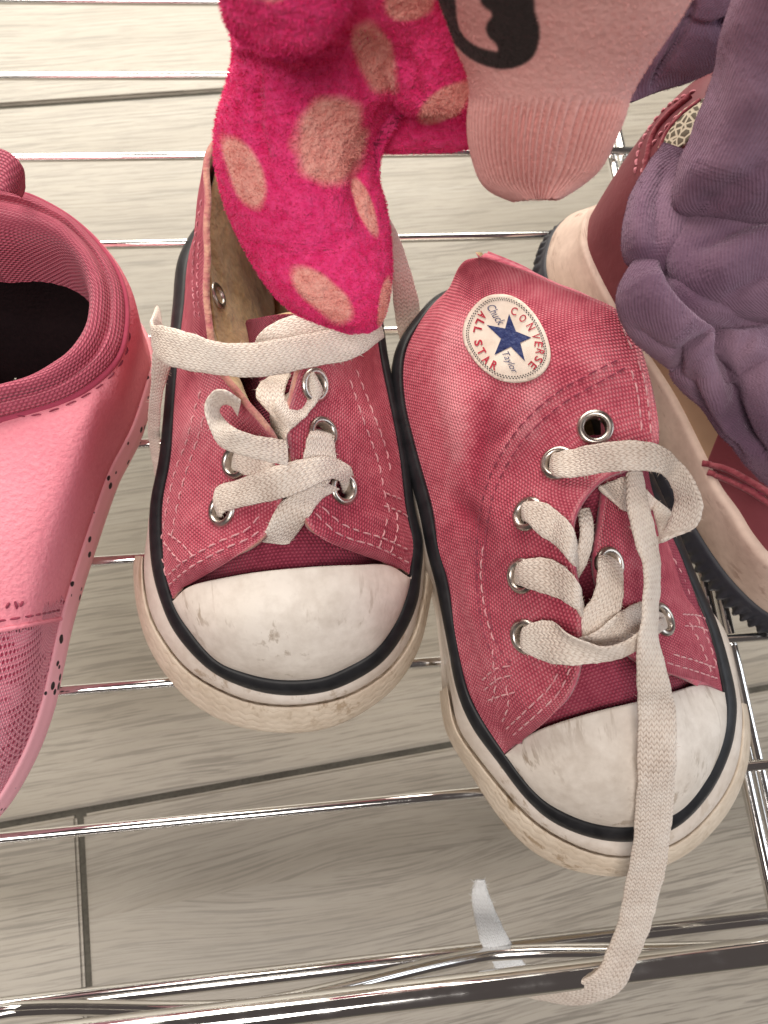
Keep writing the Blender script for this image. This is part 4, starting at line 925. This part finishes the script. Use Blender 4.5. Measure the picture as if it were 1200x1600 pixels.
capc = V[0].mean(0); axu = V[40].mean(0) - capc; V = np.concatenate([(V[:1] * .6 + capc * .4) + axu, V]); pm = np.concatenate([pm[:1], pm])
grid('garment_leg', V, M['jersey'], PK.o, cu=True, face_cam='out', attr={'spot': pm})
fuzz(PK, V, outn(V), 24000, .024, .004, M['jersey'], pm)

# --- purple knit trousers, gathered at the hem
t = NT('purple knit'); u, v_ = t.uv(); n1 = t.noise(45); n2 = t.noise(900, detail=2)
rb = t.math('SINE', t.math('MULTIPLY', t.math('ADD', u, t.math('MULTIPLY', t.math('SUBTRACT', t.noise(70), .5), .15)), 2 * math.pi / .056))
c = t.ramp(t.math('ADD', t.math('MULTIPLY', n1, .8), t.math('MULTIPLY', rb, .03)), [(.28, (.135, .074, .118)), (.62, (.275, .168, .228))])
nb = t.bump(rb, .34, .0004); nb = t.bump(n2, .5, .0006, nb)
M['purple'] = t.fin(c, .95, nb, spec=.1, sheen=.25, sheen_tint=(1, .75, .95))
PU = Thing('purple_trousers', 'dusty purple knit trousers with gathered hem bunched over the boot', 'clothing')
def purple(name, secs, folds, nu, nv, seed, amp=.10, cnt=9000):
    V, th = flat_tube(secs, nu, nv)
    if folds: V = creases(V, folds)
    n = outn(V); V = V + n * (amp * vnoise(V, .6, seed, 3))[..., None]
    grid(name, V, M['purple'], PU.o, cu=True, face_cam='out'); fuzz(PU, V, outn(V), cnt, .03, .004, M['purple'])
purple('trouser_leg', [((1085, 352, 8.3), (1230, 380, 8.2), .1, .1), ((1056, 325, 8.5), (1300, 365, 8.4), .5, .4), ((1056, 270, 8.9), (1330, 300, 8.8), .9, .6), ((1080, 215, 9.3), (1350, 220, 9.2), 1.0, .7), ((1108, 155, 9.8), (1360, 140, 9.7), 1.1, .8), ((1132, 95, 10.3), (1365, 70, 10.2), 1.1, .8), ((1152, 40, 10.8), (1370, 0, 10.7), 1.1, .8), ((1185, -60, 11.6), (1380, -90, 11.5), 1.1, .8)],
   [([(1200, 250), (1140, 300), (1090, 330)], 20, -.12), ([(1210, 120), (1160, 200), (1130, 290)], 45, .12)], 220, 260, 51, .12)
purple('gathered_fold', [((1035, 222, 7.9), (1075, 235, 8.0), .1, .1), ((1012, 255, 7.9), (1090, 285, 8.0), .4, .3), ((985, 310, 8.0), (1100, 335, 8.1), .55, .4), ((971, 365, 8.0), (1100, 390, 8.0), .55, .4), ((976, 408, 7.8), (1080, 430, 7.8), .4, .4), ((1000, 428, 7.6), (1060, 440, 7.6), .1, .1)],
   [([(1045, 250), (1028, 310), (1030, 400)], 12, -.10), ([(1010, 290), (995, 350), (1000, 400)], 14, .06)], 160, 160, 53, .05, 5000)
purple('gathered_fold', [((1090, 300, 8.2), (1290, 270, 8.3), .1, .1), ((1056, 340, 8.3), (1310, 315, 8.4), .5, .4), ((1040, 395, 8.3), (1315, 380, 8.4), .65, .5), ((1050, 445, 8.2), (1315, 445, 8.3), .6, .5), ((1085, 485, 8.0), (1310, 500, 8.1), .4, .4), ((1130, 505, 7.9), (1290, 520, 8.0), .1, .1)],
   [([(1300, 360), (1180, 380), (1100, 440)], 26, .14), ([(1290, 330), (1180, 345), (1080, 390)], 12, -.12), ([(1300, 420), (1200, 430), (1130, 470)], 12, -.10)], 200, 180, 54, .05, 7000)
purple('gathered_fold', [((1045, 360, 7.9), (1120, 400, 7.8), .1, .1), ((1003, 395, 8.0), (1190, 450, 7.8), .45, .4), ((973, 440, 8.1), (1235, 505, 7.7), .6, .5), ((966, 480, 8.0), (1250, 555, 7.6), .6, .5), ((985, 522, 7.8), (1240, 605, 7.5), .5, .4), ((1022, 556, 7.6), (1200, 640, 7.3), .3, .3), ((1050, 580, 7.4), (1150, 645, 7.2), .05, .05)],
   [([(1042, 385), (1048, 440), (1090, 484), (1135, 500), (1200, 500)], 9, -.40), ([(1010, 425), (1030, 480), (1070, 530)], 30, .16), ([(1135, 500), (1130, 560), (1150, 620)], 9, -.40), ([(1055, 590), (1070, 545), (1120, 510)], 8, -.22), ([(1092, 560), (1112, 600), (1135, 630)], 14, .12), ([(1160, 540), (1190, 560), (1220, 600)], 22, .16), ([(990, 510), (1030, 535), (1060, 550)], 7, -.07)], 240, 220, 58, .05, 7000)
purple('gathered_hem', [((1110, 480, 7.3), (1300, 480, 7.6), .1, .1), ((1065, 530, 7.4), (1310, 540, 7.6), .5, .4), ((1048, 580, 7.3), (1312, 600, 7.5), .7, .5), ((1066, 610, 7.1), (1312, 660, 7.3), .7, .5), ((1098, 640, 6.9), (1312, 715, 7.1), .6, .5), ((1130, 680, 6.8), (1312, 765, 6.9), .5, .4), ((1160, 722, 6.6), (1305, 800, 6.7), .3, .3), ((1190, 752, 6.5), (1285, 815, 6.6), .05, .05)],
   [([(1135, 500), (1132, 555), (1146, 600), (1152, 640), (1172, 685), (1195, 710)], 9, -.42), ([(1100, 540), (1105, 590), (1128, 640), (1160, 690)], 20, .20), ([(1190, 560), (1190, 620), (1210, 690)], 24, .22), ([(1075, 560), (1085, 600), (1112, 640)], 7, -.10), ([(1082, 612), (1120, 655), (1160, 712)], 5, -.12)], 220, 220, 57, .05, 9000)
purple('rear_leg', [((985, 160, 8.0), (1040, 138, 8.0), .1, .1), ((985, 135, 8.1), (1085, 118, 8.1), .3, .3), ((1000, 95, 8.5), (1150, 90, 8.5), .5, .4), ((1025, 40, 9.0), (1180, 40, 9.0), .6, .5), ((1050, -20, 9.6), (1220, -30, 9.6), .6, .5), ((1070, -100, 10.4), (1250, -100, 10.4), .6, .5)],
   [([(1085, 0), (1060, 60), (1020, 135)], 6, -.20), ([(1190, 15), (1150, 40), (1125, 50)], 10, -.3), ([(1060, 35), (1110, 45), (1160, 30)], 8, -.12)], 160, 160, 61, .07, 4000)
